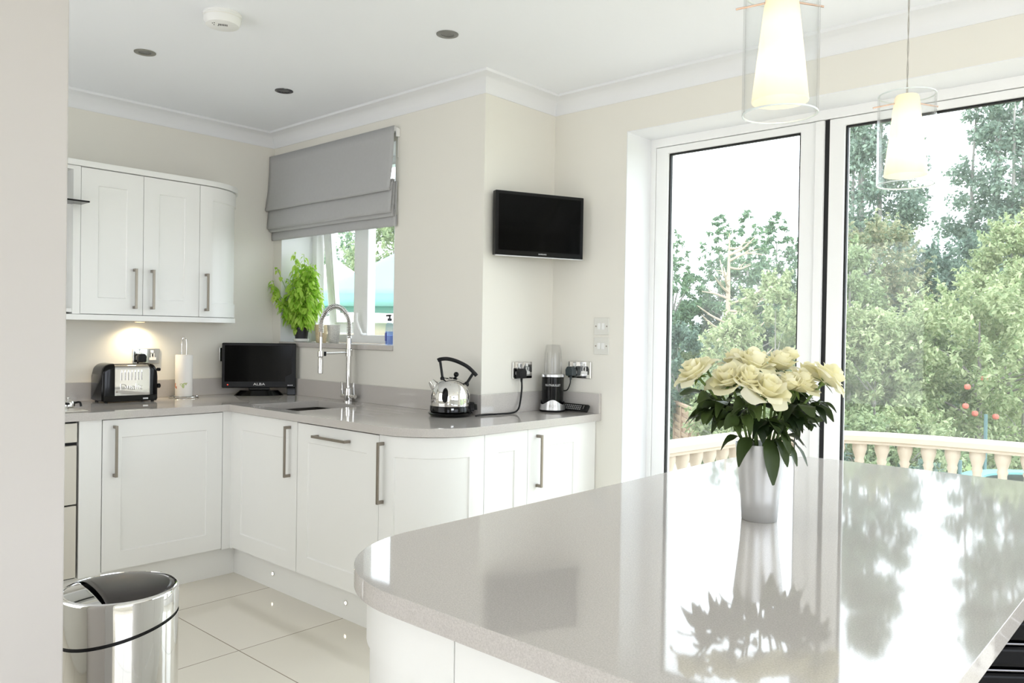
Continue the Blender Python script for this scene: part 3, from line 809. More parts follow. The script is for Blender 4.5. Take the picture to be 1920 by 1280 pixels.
# ---------------------------------------------------------------- toaster
def toaster():
    r = thing('toaster', 'black and chrome toaster with ribbed side on the left worktop', 'toaster', (-4.372, 1.758, WT1), (0, 0, HS - 0.07))
    # local: x along the length (right in the photo), -y towards the room, z up
    D = 0.095; H = 0.205; Lh = 0.14
    def prof(d, top, rr, n=8):
        p = [(-d, 0.012), (-d, top - rr)]
        p += [(-d + rr - rr * math.cos(PI / 2 * i / n), top - rr + rr * math.sin(PI / 2 * i / n)) for i in range(1, n + 1)]
        p += [(d - rr + rr * math.sin(PI / 2 * i / n), top - rr + rr * math.cos(PI / 2 * i / n)) for i in range(0, n + 1)]
        return p + [(d, 0.012)]
    fr = lambda u, v, w_: (w_, u, v)
    MB().prism(prof(D - 0.004, H - 0.008, 0.026), -0.080, 0.100, (), fr).build('chrome_shell', M['chrome'], r, world=False, angle=30, label='mirror chrome middle section')
    # end caps, rounded towards the ends
    for s, x0, x1, nm in ((-1, -0.078, -Lh, 'end_cap'), (1, 0.098, Lh, 'end_cap')):
        mb = MB(); rows = []
        n = 8
        for i in range(n + 1):
            t = i / n
            k = math.sqrt(max(0.0, 1 - t ** 2.6)) if i < n else 0.0
            sh = 0.72 + 0.28 * k
            x = x0 + (x1 - x0) * t
            rows.append([(x, u * (0.90 + 0.10 * k), 0.012 + (v - 0.012) * sh) for u, v in prof(D, H, 0.03)])
        m = len(rows[0]); vs = [p for q in rows for p in q]
        fs = []
        for j in range(n):
            for i in range(m):
                a, b = j * m + i, j * m + (i + 1) % m
                q = (a, b, b + m, a + m)
                fs.append(q if s < 0 else tuple(reversed(q)))
        fs.append(tuple(range(n * m, n * m + m)) if s < 0 else tuple(reversed(range(n * m, n * m + m))))
        fs.append(tuple(reversed(range(m))) if s < 0 else tuple(range(m)))
        mb.add(vs, fs).build(nm, M['black'], r, world=False, angle=50)
    MB().box(-0.132, -0.097, 0.006, 0.134, 0.097, 0.038).build('base', M['black'], r, world=False, bevel=0.004)
    for i in range(7):
        x = -0.045 + i * 0.0168
        MB().tube([(x, -D + 0.003, 0.118), (x, -D + 0.003, 0.160), (x, -D + 0.006, 0.170)], 0.0032, 8).build('rib', M['chrome'], r, world=False)
    for y in (-0.03, 0.03):
        MB().box(-0.065, y - 0.014, H - 0.0085, 0.085, y + 0.014, H - 0.0065).build('slot', M['blackm'], r, world=False, smooth=False)
    text('Dualit', 0.046, lambda u, v, w_: (0.004 + u * 1.0, -D + 0.0035 - w_ - 0.001, 0.081 + v), M['chrome'], r, 'lettering', 0.002, 'raised chrome lettering')
    MB().lathe([(0.005, 0), (0.005, 0.003), (0.0001, 0.004)], 12, close=False, frame=lambda x, y, z: (x - 0.068, -D + 0.004 - z, y + 0.058)).build('screw', M['nickel'], r, world=False)
    MB().box(0.062, -0.0985, 0.016, 0.088, -0.0971, 0.023).build('badge', M['silver'], r, world=False, smooth=False)
    for z, rr in ((0.170, 0.009), (0.082, 0.013)):
        MB().lathe([(rr * 0.6, -0.008), (rr * 0.6, 0.006), (rr, 0.007), (rr, 0.020), (rr * 0.8, 0.023), (0.0001, 0.023)], 16, close=False, frame=lambda x, y, q, z=z: (Lh + q - 0.002, -0.066 + x, z + y)).build('knob', M['black'], r, world=False)
    for sx in (-0.115, 0.118):
        for sy in (-0.075, 0.075):
            MB().lathe([(0.009, 0), (0.009, 0.008)], 12, c=(sx, sy, 0)).build('foot', M['blackm'], r, world=False)
toaster()

# ---------------------------------------------------------------- kitchen roll on its stand
r = thing('kitchen_roll_stand', 'chrome wire kitchen roll stand beside the toaster', 'stand', (-4.415, 2.103, WT1))
MB().tube([(0.078 * math.cos(a), 0.078 * math.sin(a), 0.0045) for a in np.linspace(0, 2 * PI, 33)[:-1]], 0.004, 8, closed=True).build('base_ring', M['chrome'], r, world=False)
MB().bar((-0.078, 0, 0.0045), (0.078, 0, 0.0045), 0.006).bar((0, -0.078, 0.0045), (0, 0.078, 0.0045), 0.006).build('cross_wire', M['chrome'], r, world=False)
MB().tube(smooth_path([(-0.006, -0.010, 0.008), (-0.006, -0.011, 0.2), (-0.006, -0.012, 0.30), (-0.003, -0.010, 0.333), (0, 0, 0.342), (0.003, 0.010, 0.333), (0.006, 0.012, 0.30), (0.006, 0.011, 0.2), (0.006, 0.010, 0.008)], 6), 0.0034, 8).build('post', M['chrome'], r, world=False)
r = thing('kitchen_roll', 'white printed kitchen roll on the chrome wire stand', 'kitchen roll', (-4.415, 2.103, WT1 + 0.009))
MB().lathe([(0.019, 0.0), (0.046, 0.0), (0.0465, 0.004), (0.0465, 0.231), (0.046, 0.235), (0.019, 0.235), (0.019, 0.0)], 40, close=False).build('paper', M['paper'], r, world=False, angle=40)
random.seed(5)
for a, z, m_, sz in ((-1.75, 0.062, mat('orange_print', (226, 150, 110), 0.9), 0.016), (-0.55, 0.064, mat('green_print', (190, 206, 150), 0.9), 0.018), (-1.45, 0.05, mat('red_print', (206, 120, 96), 0.9), 0.009), (-0.2, 0.072, mat('olive_print', (186, 190, 140), 0.9), 0.009)):
    pts = []
    for k in range(14):
        th = 2 * PI * k / 14
        rr = sz * (0.72 + 0.28 * math.sin(3 * th + a))
        pts.append((a + rr * math.cos(th) / 0.047, z + rr * math.sin(th)))
    vs = [(0.04685 * math.cos(p), 0.04685 * math.sin(p), q) for p, q in pts] + [(0.04685 * math.cos(a), 0.04685 * math.sin(a), z)]
    MB().add(vs, [(i, (i + 1) % 14, 14) for i in range(14)]).build('print', m_, r, world=False)

# ---------------------------------------------------------------- small television on the worktop
r = thing('small_television', 'small black television standing in the worktop corner', 'television', (-4.318, 2.522, WT1), (0, 0, math.radians(58)))
MB().prism(arc(0, 0, 1, 0, 360, 35)[:-1], 0, 0.03, (), lambda u, v, w_: (u * (0.145 - 1.2 * w_), v * (0.075 - 1.0 * w_), w_)).build('stand_foot', M['black'], r, world=False, bevel=0.003)
MB().box(-0.06, -0.012, 0.0301, 0.06, 0.012, 0.07).build('stand_neck', M['black'], r, world=False, bevel=0.003)
MB().box(-0.212, -0.022, 0.045, 0.212, 0.022, 0.313).build('case', M['blackm'], r, world=False, bevel=0.006)
MB().box(-0.196, -0.0235, 0.083, 0.186, -0.0221, 0.299).build('screen', M['screen'], r, world=False, smooth=False)
MB().prism([(0.15, 0.05), (0.208, 0.05), (0.208, 0.30), (0.196, 0.30), (0.188, 0.13), (0.15, 0.11)], 0.0221, 0.0250, (), lambda u, v, w_: (u, -w_, v)).build('speaker_trim', M['blackm'], r, world=False, smooth=False)
text('ALBA', 0.021, lambda u, v, w_: (u * 1.35 - 0.0, -0.0236 - w_, 0.0665 + v), M['print'], r, 'lettering', 0.0004, 'white lettering')
MB().ball((-0.178, -0.0225, 0.064), 0.003).build('standby_light', M['redled'], r, world=False)
MB().box(0.160, -0.022, 0.0, 0.212, 0.020, 0.0448).build('side_foot', M['black'], r, world=False, bevel=0.004)
for i in range(3):
    MB().box(0.165 + i * 0.011, -0.0262, 0.058, 0.171 + i * 0.011, -0.0251, 0.062).build('button', M['silver'], r, world=False, smooth=False)

# ---------------------------------------------------------------- wall television
def wall_tv():
    a = Vector((-2.603, 2.757, 0)); b = Vector((-2.413, 3.203, 0))
    d = (b - a); W2 = d.length / 2
    ang = math.atan2(d.y, d.x)
    c0 = (a + b) / 2
    r = thing('wall_television', 'black flat television mounted across the corner above the blender', 'television', (c0.x, c0.y, 1.842), (math.radians(0), 0, ang))
    MB().box(-W2, 0.0, -0.155, W2, 0.035, 0.155).build('case', M['black'], r, world=False, bevel=0.004)
    MB().box(-W2 + 0.018, -0.0012, -0.130, W2 - 0.018, -0.0001, 0.139).build('screen', M['screen'], r, world=False, smooth=False)
    MB().box(-W2 + 0.002, -0.003, -0.1595, W2 - 0.002, 0.02, -0.1555).build('bottom_trim', M['silver'], r, world=False, smooth=False, label='silver strip along the lower edge')
    text('SAMSUNG', 0.0085, lambda u, v, w_: (u * 1.15 + 0.012, -0.0013 - w_, -0.1425 + v), M['print'], r, 'lettering', 0.0003, 'small white lettering')
    # bracket to the corner behind
    MB().box(-0.05, 0.0355, -0.05, 0.05, 0.045, 0.05).bar((0, 0.045, 0), (-0.01, 0.135, 0), 0.03).build('bracket', M['blackm'], r, world=False)
wall_tv()

# ---------------------------------------------------------------- kettle
def kettle():
    X, Y = -2.722, 2.592
    # local: x to the right of the photo (spout at -x), turned to face the camera
    r = thing('kettle', 'domed chrome kettle with black arched handle on the worktop corner', 'kettle', (X, Y, WT1), (0, 0, math.radians(52)))
    MB().lathe([(0.090, 0), (0.096, 0.004), (0.104, 0.010), (0.106, 0.016), (0.101, 0.020)], 40).build('power_base', M['black'], r, world=False, angle=40)
    MB().lathe([(0.092, 0.0205), (0.0975, 0.024), (0.0975, 0.046), (0.0955, 0.050), (0.0001, 0.050)], 40).build('body_base', M['black'], r, world=False, angle=40)
    p = [(0.0935, 0.0502), (0.0945, 0.06), (0.0945, 0.085)]
    for i in range(1, 13):
        a = PI / 2 * i / 13
        p.append((0.0945 * math.cos(a) ** 0.8 + 0.0, 0.085 + 0.096 * math.sin(a)))
    p.append((0.010, 0.1795)); p.append((0.0001, 0.180))
    MB().lathe(p, 48).build('dome', M['chrome'], r, world=False, angle=50)
    MB().tube([(-0.062, 0, 0.126), (-0.080, 0, 0.148), (-0.094, 0, 0.166)], [0.026, 0.022, 0.015], 16).build('spout', M['chrome'], r, world=False)
    # tilted lid towards the handle end
    tl = math.radians(14)
    ld = lambda x, y, z: (0.018 + x * math.cos(tl) + z * math.sin(tl), y, 0.1685 - x * math.sin(tl) + z * math.cos(tl))
    MB().lathe([(0.045, -0.012), (0.045, -0.002), (0.042, 0.004), (0.02, 0.008), (0.0001, 0.009)], 28, close=False, frame=ld).build('lid', M['chrome'], r, world=False)
    MB().tube([ld(0.0455 * math.cos(a), 0.0455 * math.sin(a), 0.0) for a in np.linspace(0, 2 * PI, 37)[:-1]], 0.0022, 6, closed=True).build('lid_seal', M['blackm'], r, world=False)
    MB().lathe([(0.029, 0.005), (0.029, 0.009), (0.012, 0.013), (0.006, 0.014), (0.006, 0.02)], 24, close=False, frame=ld).ball(ld(0, 0, 0.029), 0.0125).build('lid_knob', M['black'], r, world=False)
    hb = smooth_path([(-0.064, 0, 0.262), (-0.05, 0, 0.268), (-0.015, 0, 0.270), (0.03, 0, 0.258), (0.078, 0, 0.234), (0.112, 0, 0.203), (0.122, 0, 0.191)], 8)
    MB().tube(hb, 0.0092, 14).build('handle', M['blackm'], r, world=False)
    MB().tube([(-0.053, 0, 0.265), (-0.039, 0, 0.176)], 0.0062, 12).ball((-0.040, 0, 0.177), 0.011).build('handle_post', M['blackm'], r, world=False)
    MB().tube([(0.108, 0, 0.206), (0.074, 0, 0.152)], 0.0066, 12).ball((0.074, 0, 0.150), 0.013).build('handle_post', M['blackm'], r, world=False)
    # water gauge on the side facing the room
    g = MB()
    gz = []
    for i in range(25):
        th = 2 * PI * i / 24
        u = 0.0135 * math.cos(th); v = 0.034 * (abs(math.sin(th)) ** 0.7) * (1 if math.sin(th) >= 0 else -1)
        z = 0.104 + v
        rad = 0.0945 if z < 0.085 else 0.0945 * math.cos(math.asin(min(1, (z - 0.085) / 0.096))) ** 0.8
        a = -PI / 2 - 0.38 + u / 0.09
        gz.append(((rad + 0.0022) * math.cos(a), (rad + 0.0022) * math.sin(a), z))
    cpt = tuple(sum(q[k] for q in gz[:-1]) / 24 for k in range(3))
    cpt = (cpt[0] * 1.03, cpt[1] * 1.03, cpt[2])
    g.add(gz[:-1] + [cpt], [(i, (i + 1) % 24, 24) for i in range(24)]).build('water_gauge', M['black'], r, world=False)
    a = -PI / 2 - 0.40
    MB().box(-0.006, -0.0985, 0.036, 0.006, -0.0974, 0.044).build('logo', M['silver'], r, world=False, smooth=False)
    MB().box(0.078, -0.022, 0.024, 0.112, 0.022, 0.066).build('switch_housing', M['black'], r, world=False, bevel=0.004)
    MB().box(0.095, -0.016, 0.030, 0.126, 0.016, 0.056).build('switch', M['black'], r, world=False, bevel=0.004)
    MB().tube(smooth_path([(XC + 0.03, 2.985, 1.070), (XC + 0.032, 2.984, 1.03), (XC + 0.036, 2.97, 0.97), (XC + 0.05, 2.94, 0.935), (XC + 0.06, 2.89, 0.9205), (XC + 0.055, 2.80, 0.9195), (XC + 0.03, 2.71, 0.9195), (-2.60, 2.64, 0.9205)], 6), 0.0045, 8).build('cord', M['blackm'], r)
kettle()

# ---------------------------------------------------------------- blender and remote control
def blender_machine():
    r = thing('blender', 'black and silver blender with an upturned clear cup in the corner', 'blender', (-2.553, 3.150, WT1), (0, 0, math.radians(40)))
    MB().lathe([(0.064, 0), (0.066, 0.003), (0.066, 0.009), (0.060, 0.010)], 36).build('foot_ring', M['blackm'], r, world=False)
    MB().lathe([(0.052, 0.0105), (0.0535, 0.02), (0.056, 0.06), (0.0565, 0.176), (0.0001, 0.176)], 40).build('motor_body', M['black'], r, world=False)
    # silver skirt with a wave on top
    mb = MB(); n = 72; vs = []
    for i in range(n):
        a = 2 * PI * i / n
        top = 0.050 + 0.012 * math.cos(3 * (a + PI / 2))
        for j in range(6):
            t = j / 5
            z = 0.0105 + (top - 0.0105) * t
            rr = 0.0660 - 0.0082 * (z - 0.01) / 0.05
            vs.append((rr * math.cos(a), rr * math.sin(a), z))
    mb.add(vs, [(i * 6 + j, ((i + 1) % n) * 6 + j, ((i + 1) % n) * 6 + j + 1, i * 6 + j + 1) for i in range(n) for j in range(5)])
    mb.build('skirt', M['silver'], r, world=False, label='silver skirt with a wavy upper edge')
    MB().lathe([(0.0565, 0.1765), (0.060, 0.178), (0.060, 0.190), (0.056, 0.192), (0.0001, 0.192)], 40).build('collar', M['silver'], r, world=False)
    MB().lathe([(0.046, 0.1925), (0.0455, 0.25), (0.043, 0.30), (0.038, 0.335), (0.034, 0.342), (0.0001, 0.343), (0.0001, 0.340), (0.032, 0.339), (0.041, 0.299), (0.0435, 0.25), (0.044, 0.1925)], 36, close=False).build('cup', M['plasticc'], r, world=False)
    for k in range(4):
        a = PI / 4 + k * PI / 2
        MB().tube([(0.0445 * math.cos(a), 0.0445 * math.sin(a), 0.2), (0.0415 * math.cos(a), 0.0415 * math.sin(a), 0.30)], 0.0014, 6).build('cup_rib', M['plasticc'], r, world=False)
    cyl = lambda rad, a0: (lambda u, v, w_: ((rad + w_) * math.cos(a0 + u / rad), (rad + w_) * math.sin(a0 + u / rad), v))
    fr = cyl(0.0572, -PI / 2)
    text('NUTRiBULLET', 0.0155, lambda u, v, w_: fr(u * 0.86, v + 0.136, w_), M['print'], r, 'lettering', 0.0003, 'white lettering')
    f2 = cyl(0.0640, -PI / 2)
    MB().lathe([(0.0055, 0), (0.0065, 0.0)], 18, close=False, frame=lambda x, y, z: f2(x, y + 0.032, 0.0012)).build('emblem_ring', M['nickel'], r, world=False)
    for s in (-1, 1):
        for k in range(3):
            MB().grid(lambda u, v, s=s, k=k: f2(s * (0.010 + 0.009 * u), 0.026 + k * 0.005 + 0.002 * v, 0.0012), 3, 1).build('emblem_line', M['nickel'], r, world=False)
    MB().tube(smooth_path([(-2.498, YD - 0.03, 1.078), (-2.498, YD - 0.033, 1.055), (-2.51, YD - 0.038, 1.025), (-2.53, YD - 0.042, 1.018), (-2.556, YD - 0.046, 1.018)], 6), 0.003, 8).build('cord', M['blackm'], r)
blender_machine()
def remote():
    # leaning on the upstand of the garden door wall
    t = math.radians(38)
    r = thing('remote_control', 'black remote control leaning beside the blender at the end of the worktop', 'remote control', (-2.445, 3.196, WT1), (math.radians(56), 0, -0.04))
    MB().box(-0.100, 0.002, 0.0, 0.085, 0.044, 0.018).build('body', M['blackm'], r, world=False, bevel=0.008, seg=4)
    first = None
    for i in range(11):
        for j in range(3):
            x, y = -0.085 + i * 0.0125, 0.011 + j * 0.0095
            if first is None:
                first = MB().box(-0.0035, -0.0022, 0.0, 0.0035, 0.0022, 0.0016).build('button', mat('grey_button', (168, 168, 168), 0.5), r, world=False, smooth=False)
                o = first
            else:
                o = first.copy(); COL.objects.link(o); o.parent = r
            o.location = (x, y, 0.0181)
    MB().box(0.058, 0.014, 0.0181, 0.0605, 0.034, 0.0186).build('stripe', M['silver'], r, world=False, smooth=False)
remote()

# ---------------------------------------------------------------- roman blind
def blind():
    r = thing('roman_blind', 'grey linen roman blind half drawn over the kitchen window', 'blind', (-3.89, 2.70, 1.87))
    x0, x1 = -4.508, -3.285
    MB().box(x0 + 0.01, 2.690, 2.372, x1 - 0.004, 2.724, 2.397).build('headrail', M['white'], r, bevel=0.002)
    def strip(name, prof, amp, seed, inset=0.0):
        rr = random.Random(seed); ph = [rr.uniform(0, 6) for _ in range(4)]
        n = len(prof)
        def fn(u, v):
            k = v * (n - 1); i = min(n - 2, int(k)); t = k - i
            y = prof[i][0] * (1 - t) + prof[i + 1][0] * t; z = prof[i][1] * (1 - t) + prof[i + 1][1] * t
            wv = amp * v * (math.sin(6 * u + ph[0]) + 0.6 * math.sin(13 * u + ph[1]))
            return (x0 + inset + (x1 - x0 - 2 * inset) * u, 2.725 - y + wv, z + amp * 0.7 * v * math.sin(9 * u + ph[2]))
        return MB().grid(fn, 40, 14 if n > 4 else 8).build(name, M['fabric'], r, solid=0.003, angle=60)
    strip('front_panel', [(0.038, 2.399), (0.040, 2.30), (0.048, 2.18), (0.062, 2.08), (0.066, 2.062), (0.060, 2.056), (0.052, 2.065), (0.046, 2.10)], 0.002, 1)
    strip('fold', [(0.036, 2.12), (0.042, 2.06), (0.050, 1.98), (0.052, 1.948), (0.046, 1.940), (0.040, 1.95), (0.036, 1.98)], 0.002, 2, 0.004)
    strip('fold', [(0.026, 2.12), (0.029, 2.05), (0.034, 1.97), (0.036, 1.930), (0.031, 1.922), (0.026, 1.935), (0.024, 1.96)], 0.0015, 3, 0.002)
    strip('hem', [(0.012, 2.11), (0.014, 2.0), (0.018, 1.90), (0.018, 1.877), (0.013, 1.872), (0.010, 1.88), (0.009, 1.93)], 0.001, 4, 0.001)
    for x in (x0 + 0.012, x1 - 0.006):
        MB().tube([(x, 2.7215, 2.37), (x, 2.7215, 2.24)], 0.002, 6).build('cord', M['white'], r)
    MB().box(x1 - 0.003, 2.700, 2.345, x1 + 0.006, 2.724, 2.39).build('bracket', M['white'], r, bevel=0.002)
blind()

# ---------------------------------------------------------------- leaves
def leaf_mesh(centers, normals, dirs, sizes, aspect, cup=0.12):
    """folded leaf quads: 6 vertices, base, two sides, tip and the midrib"""
    n = len(centers)
    d = dirs / np.linalg.norm(dirs, axis=1, keepdims=True)
    nn = normals - d * np.sum(normals * d, axis=1, keepdims=True)
    nn /= np.linalg.norm(nn, axis=1, keepdims=True) + 1e-9
    b = np.cross(d, nn)
    s = sizes[:, None]
    base = centers - d * s * 0.5
    tip = centers + d * s * 0.5 - nn * s * cup
    l = centers - d * s * 0.02 + b * s * aspect * 0.5 + nn * s * cup * 0.6
    r_ = centers - d * s * 0.02 - b * s * aspect * 0.5 + nn * s * cup * 0.6
    V = np.stack([base, l, tip, r_], axis=1).reshape(-1, 3)
    k = np.arange(n)[:, None] * 4
    F = np.concatenate([k + np.array([0, 2, 1]), k + np.array([0, 3, 2])], axis=0)
    return V, F

def build_leaves(name, V, F, m, parent=None, origin=(0, 0, 0), kind=None):
    me = bpy.data.meshes.new(name)
    V = V - np.array(origin)
    me.vertices.add(len(V)); me.vertices.foreach_set('co', V.astype(np.float32).ravel())
    me.loops.add(len(F) * 3); me.loops.foreach_set('vertex_index', F.astype(np.int32).ravel())
    me.polygons.add(len(F)); me.polygons.foreach_set('loop_start', np.arange(0, len(F) * 3, 3, dtype=np.int32))
    me.polygons.foreach_set('loop_total', np.full(len(F), 3, dtype=np.int32))
    me.update(calc_edges=True); me.validate()
    me.materials.append(m)
    o = bpy.data.objects.new(name, me); COL.objects.link(o)
    if parent is not None: o.parent = parent
    if kind: o['kind'] = kind
    return o

def big_leaf(mb, base, d, nrm, L, W_, droop, fold=0.25, curl=0.0, nu=4, nv=7):
    d = d.normalized(); b = d.cross(nrm).normalized(); n = b.cross(d)
    def fn(u, v):
        s = 2 * u - 1
        half = W_ * 0.5 * (math.sin(PI * min(1, v * 0.94 + 0.03)) ** 0.8) * (1 - 0.25 * v)
        dr = droop * v * v * L
        p = base + d * (L * v * math.cos(droop * v * 0.6)) + b * (s * half) + n * (fold * abs(s) * half + curl * half * math.sin(5 * v) * s)
        return p - Vector((0, 0, 1)) * dr
    mb.grid(fn, nu, nv)

# ---------------------------------------------------------------- things on the window sill
SZ = 1.2352
def basil():
    X, Y = -4.325, 2.815
    t = thing('pot_saucer', 'white saucer under the potted basil', 'saucer', (X, Y, SZ))
    MB().lathe([(0.036, 0), (0.046, 0.004), (0.049, 0.020), (0.046, 0.020), (0.042, 0.006), (0.0001, 0.005)], 28, close=False).build('dish', M['white'], t, world=False)
    r = thing('potted_basil', 'bushy bright green basil in a black pot on the window sill', 'plant', (X, Y, SZ + 0.0055))
    MB().lathe([(0.034, 0), (0.036, 0.001), (0.045, 0.070), (0.049, 0.072), (0.049, 0.086), (0.045, 0.086), (0.044, 0.078), (0.0001, 0.076)], 28, close=False).build('pot', M['pot'], r, world=False)
    rng = np.random.default_rng(3)
    stems = MB(); C, N, D, Sz = [], [], [], []
    tops = []
    for k in range(46):
        a = rng.uniform(0, 2 * PI); q = math.sqrt(rng.uniform(0, 1))
        h = 0.30 + 0.27 * (1 - q ** 1.5) * rng.uniform(0.55, 1.0)
        if k % 9 == 0: h *= 1.12
        sp = 0.148 * q
        top = Vector((sp * math.cos(a), sp * math.sin(a) * 0.75, h))
        if k == 0: top = Vector((-0.15, -0.10, 0.34))
        if k == 1: top = Vector((0.015, 0.0, 0.545))
        if k == 2: top = Vector((-0.10, -0.12, 0.46))
        if k in (4, 5, 6, 7, 8): top = Vector((-0.085 - 0.014 * (k - 4), -0.125 - 0.01 * (k % 2), 0.26 + 0.03 * (k - 4)))
        if k == 3: top = Vector((0.10, 0.03, 0.48))
        p0 = Vector((0.02 * math.cos(a) * q, 0.02 * math.sin(a) * q, 0.076))
        mid = p0.lerp(top, 0.5) + Vector((math.cos(a), math.sin(a) * 0.7, 0)) * 0.035 * q
        path = smooth_path([p0, mid, top], 4)
        stems.tube(path, 0.0016, 5)
        nlev = int(5 + 14 * (h - 0.2))
        for j in range(nlev * 6):
            f = 0.12 + 0.88 * j / (nlev * 6 - 1)
            i = min(len(path) - 2, int(f * (len(path) - 1)))
            p = path[i].lerp(path[i + 1], f * (len(path) - 1) - i)
            aa = rng.uniform(0, 2 * PI)
            d = Vector((math.cos(aa), math.sin(aa), rng.uniform(-0.9, 0.25)))
            s = rng.uniform(0.026, 0.050) * (1.0 if f < 0.93 else 0.75)
            d.normalize()
            C.append(p); D.append(d)
            N.append(Vector((d.x * 0.5 + rng.normal() * 0.3, d.y * 0.5 + rng.normal() * 0.3, 1)))
            Sz.append(s)
    stems.build('stems', mat('basil_stem', (140, 176, 70), 0.5), r, world=False)
    fol = MB()
    for c, d, n, sz in zip(C, D, N, Sz):
        if c.y + d.y * sz > 0.13: continue
        if min(c.x, c.x + d.x * sz) < -0.082 and max(c.y, c.y + d.y * sz) > -0.095: continue   # clear of the reveal
        big_leaf(fol, Vector(c) + d * 0.006, d, Vector(n), sz, sz * 0.66, rng.uniform(0.25, 1.0), 0.16, rng.uniform(-0.3, 0.3), 2, 5)
    fol.build('foliage', M['basil'], r, world=False, angle=80)
basil()
def tumbler(loc, label, m, h=0.108, rr=0.041):
    r = thing('mosaic_tumbler', label, 'tumbler', loc, group='tumblers on the window sill')
    MB().lathe([(0.0001, 0.002), (rr * 0.74, 0.0), (rr * 0.78, 0.004), (rr, h), (rr - 0.003, h), (rr * 0.74, 0.007), (0.0001, 0.006)], 32, close=False).build('body', m, r, world=False)
tumbler((-4.055, 2.868, SZ), 'silver speckled tumbler on the window sill, seen through the tap bow', M['mosaic'])
tumbler((-4.205, 2.880, SZ), 'gold speckled tumbler on the window sill next to the basil pot', mat('gold_mosaic', (214, 196, 160), 0.35, 0.2, var=0.35, scale=140, bump=0.8, bscale=160), 0.11)
r = thing('soap_bottle', 'clear bottle of blue hand soap with a dark pump at the right of the sill', 'bottle', (-3.425, 2.79, SZ))
MB().lathe([(0.020, 0), (0.0235, 0.003), (0.0245, 0.06), (0.0215, 0.110), (0.011, 0.126), (0.010, 0.132)], 24).build('bottle', glass('bottle_plastic', (0.80, 0.86, 0.97), 1.0, 1.6), r, world=False)
MB().lathe([(0.018, 0.003), (0.0215, 0.005), (0.0222, 0.074), (0.0001, 0.0742)], 24).build('soap', M['soap'], r, world=False)
MB().lathe([(0.012, 0.1322), (0.012, 0.146), (0.005, 0.147), (0.005, 0.158), (0.0001, 0.158)], 16).bar((0.008, 0, 0.163), (-0.026, 0, 0.161), 0.011, 0.009).build('pump', mat('dark_pump', (52, 54, 62), 0.4), r, world=False, label='dark pump top')
MB().grid(lambda u, v: (0.0252 * math.cos(-2.6 + 1.3 * u), 0.0252 * math.sin(-2.6 + 1.3 * u), 0.022 + 0.045 * v), 8, 1).build('label', mat('blue_label', (84, 96, 176), 0.5), r, world=False)

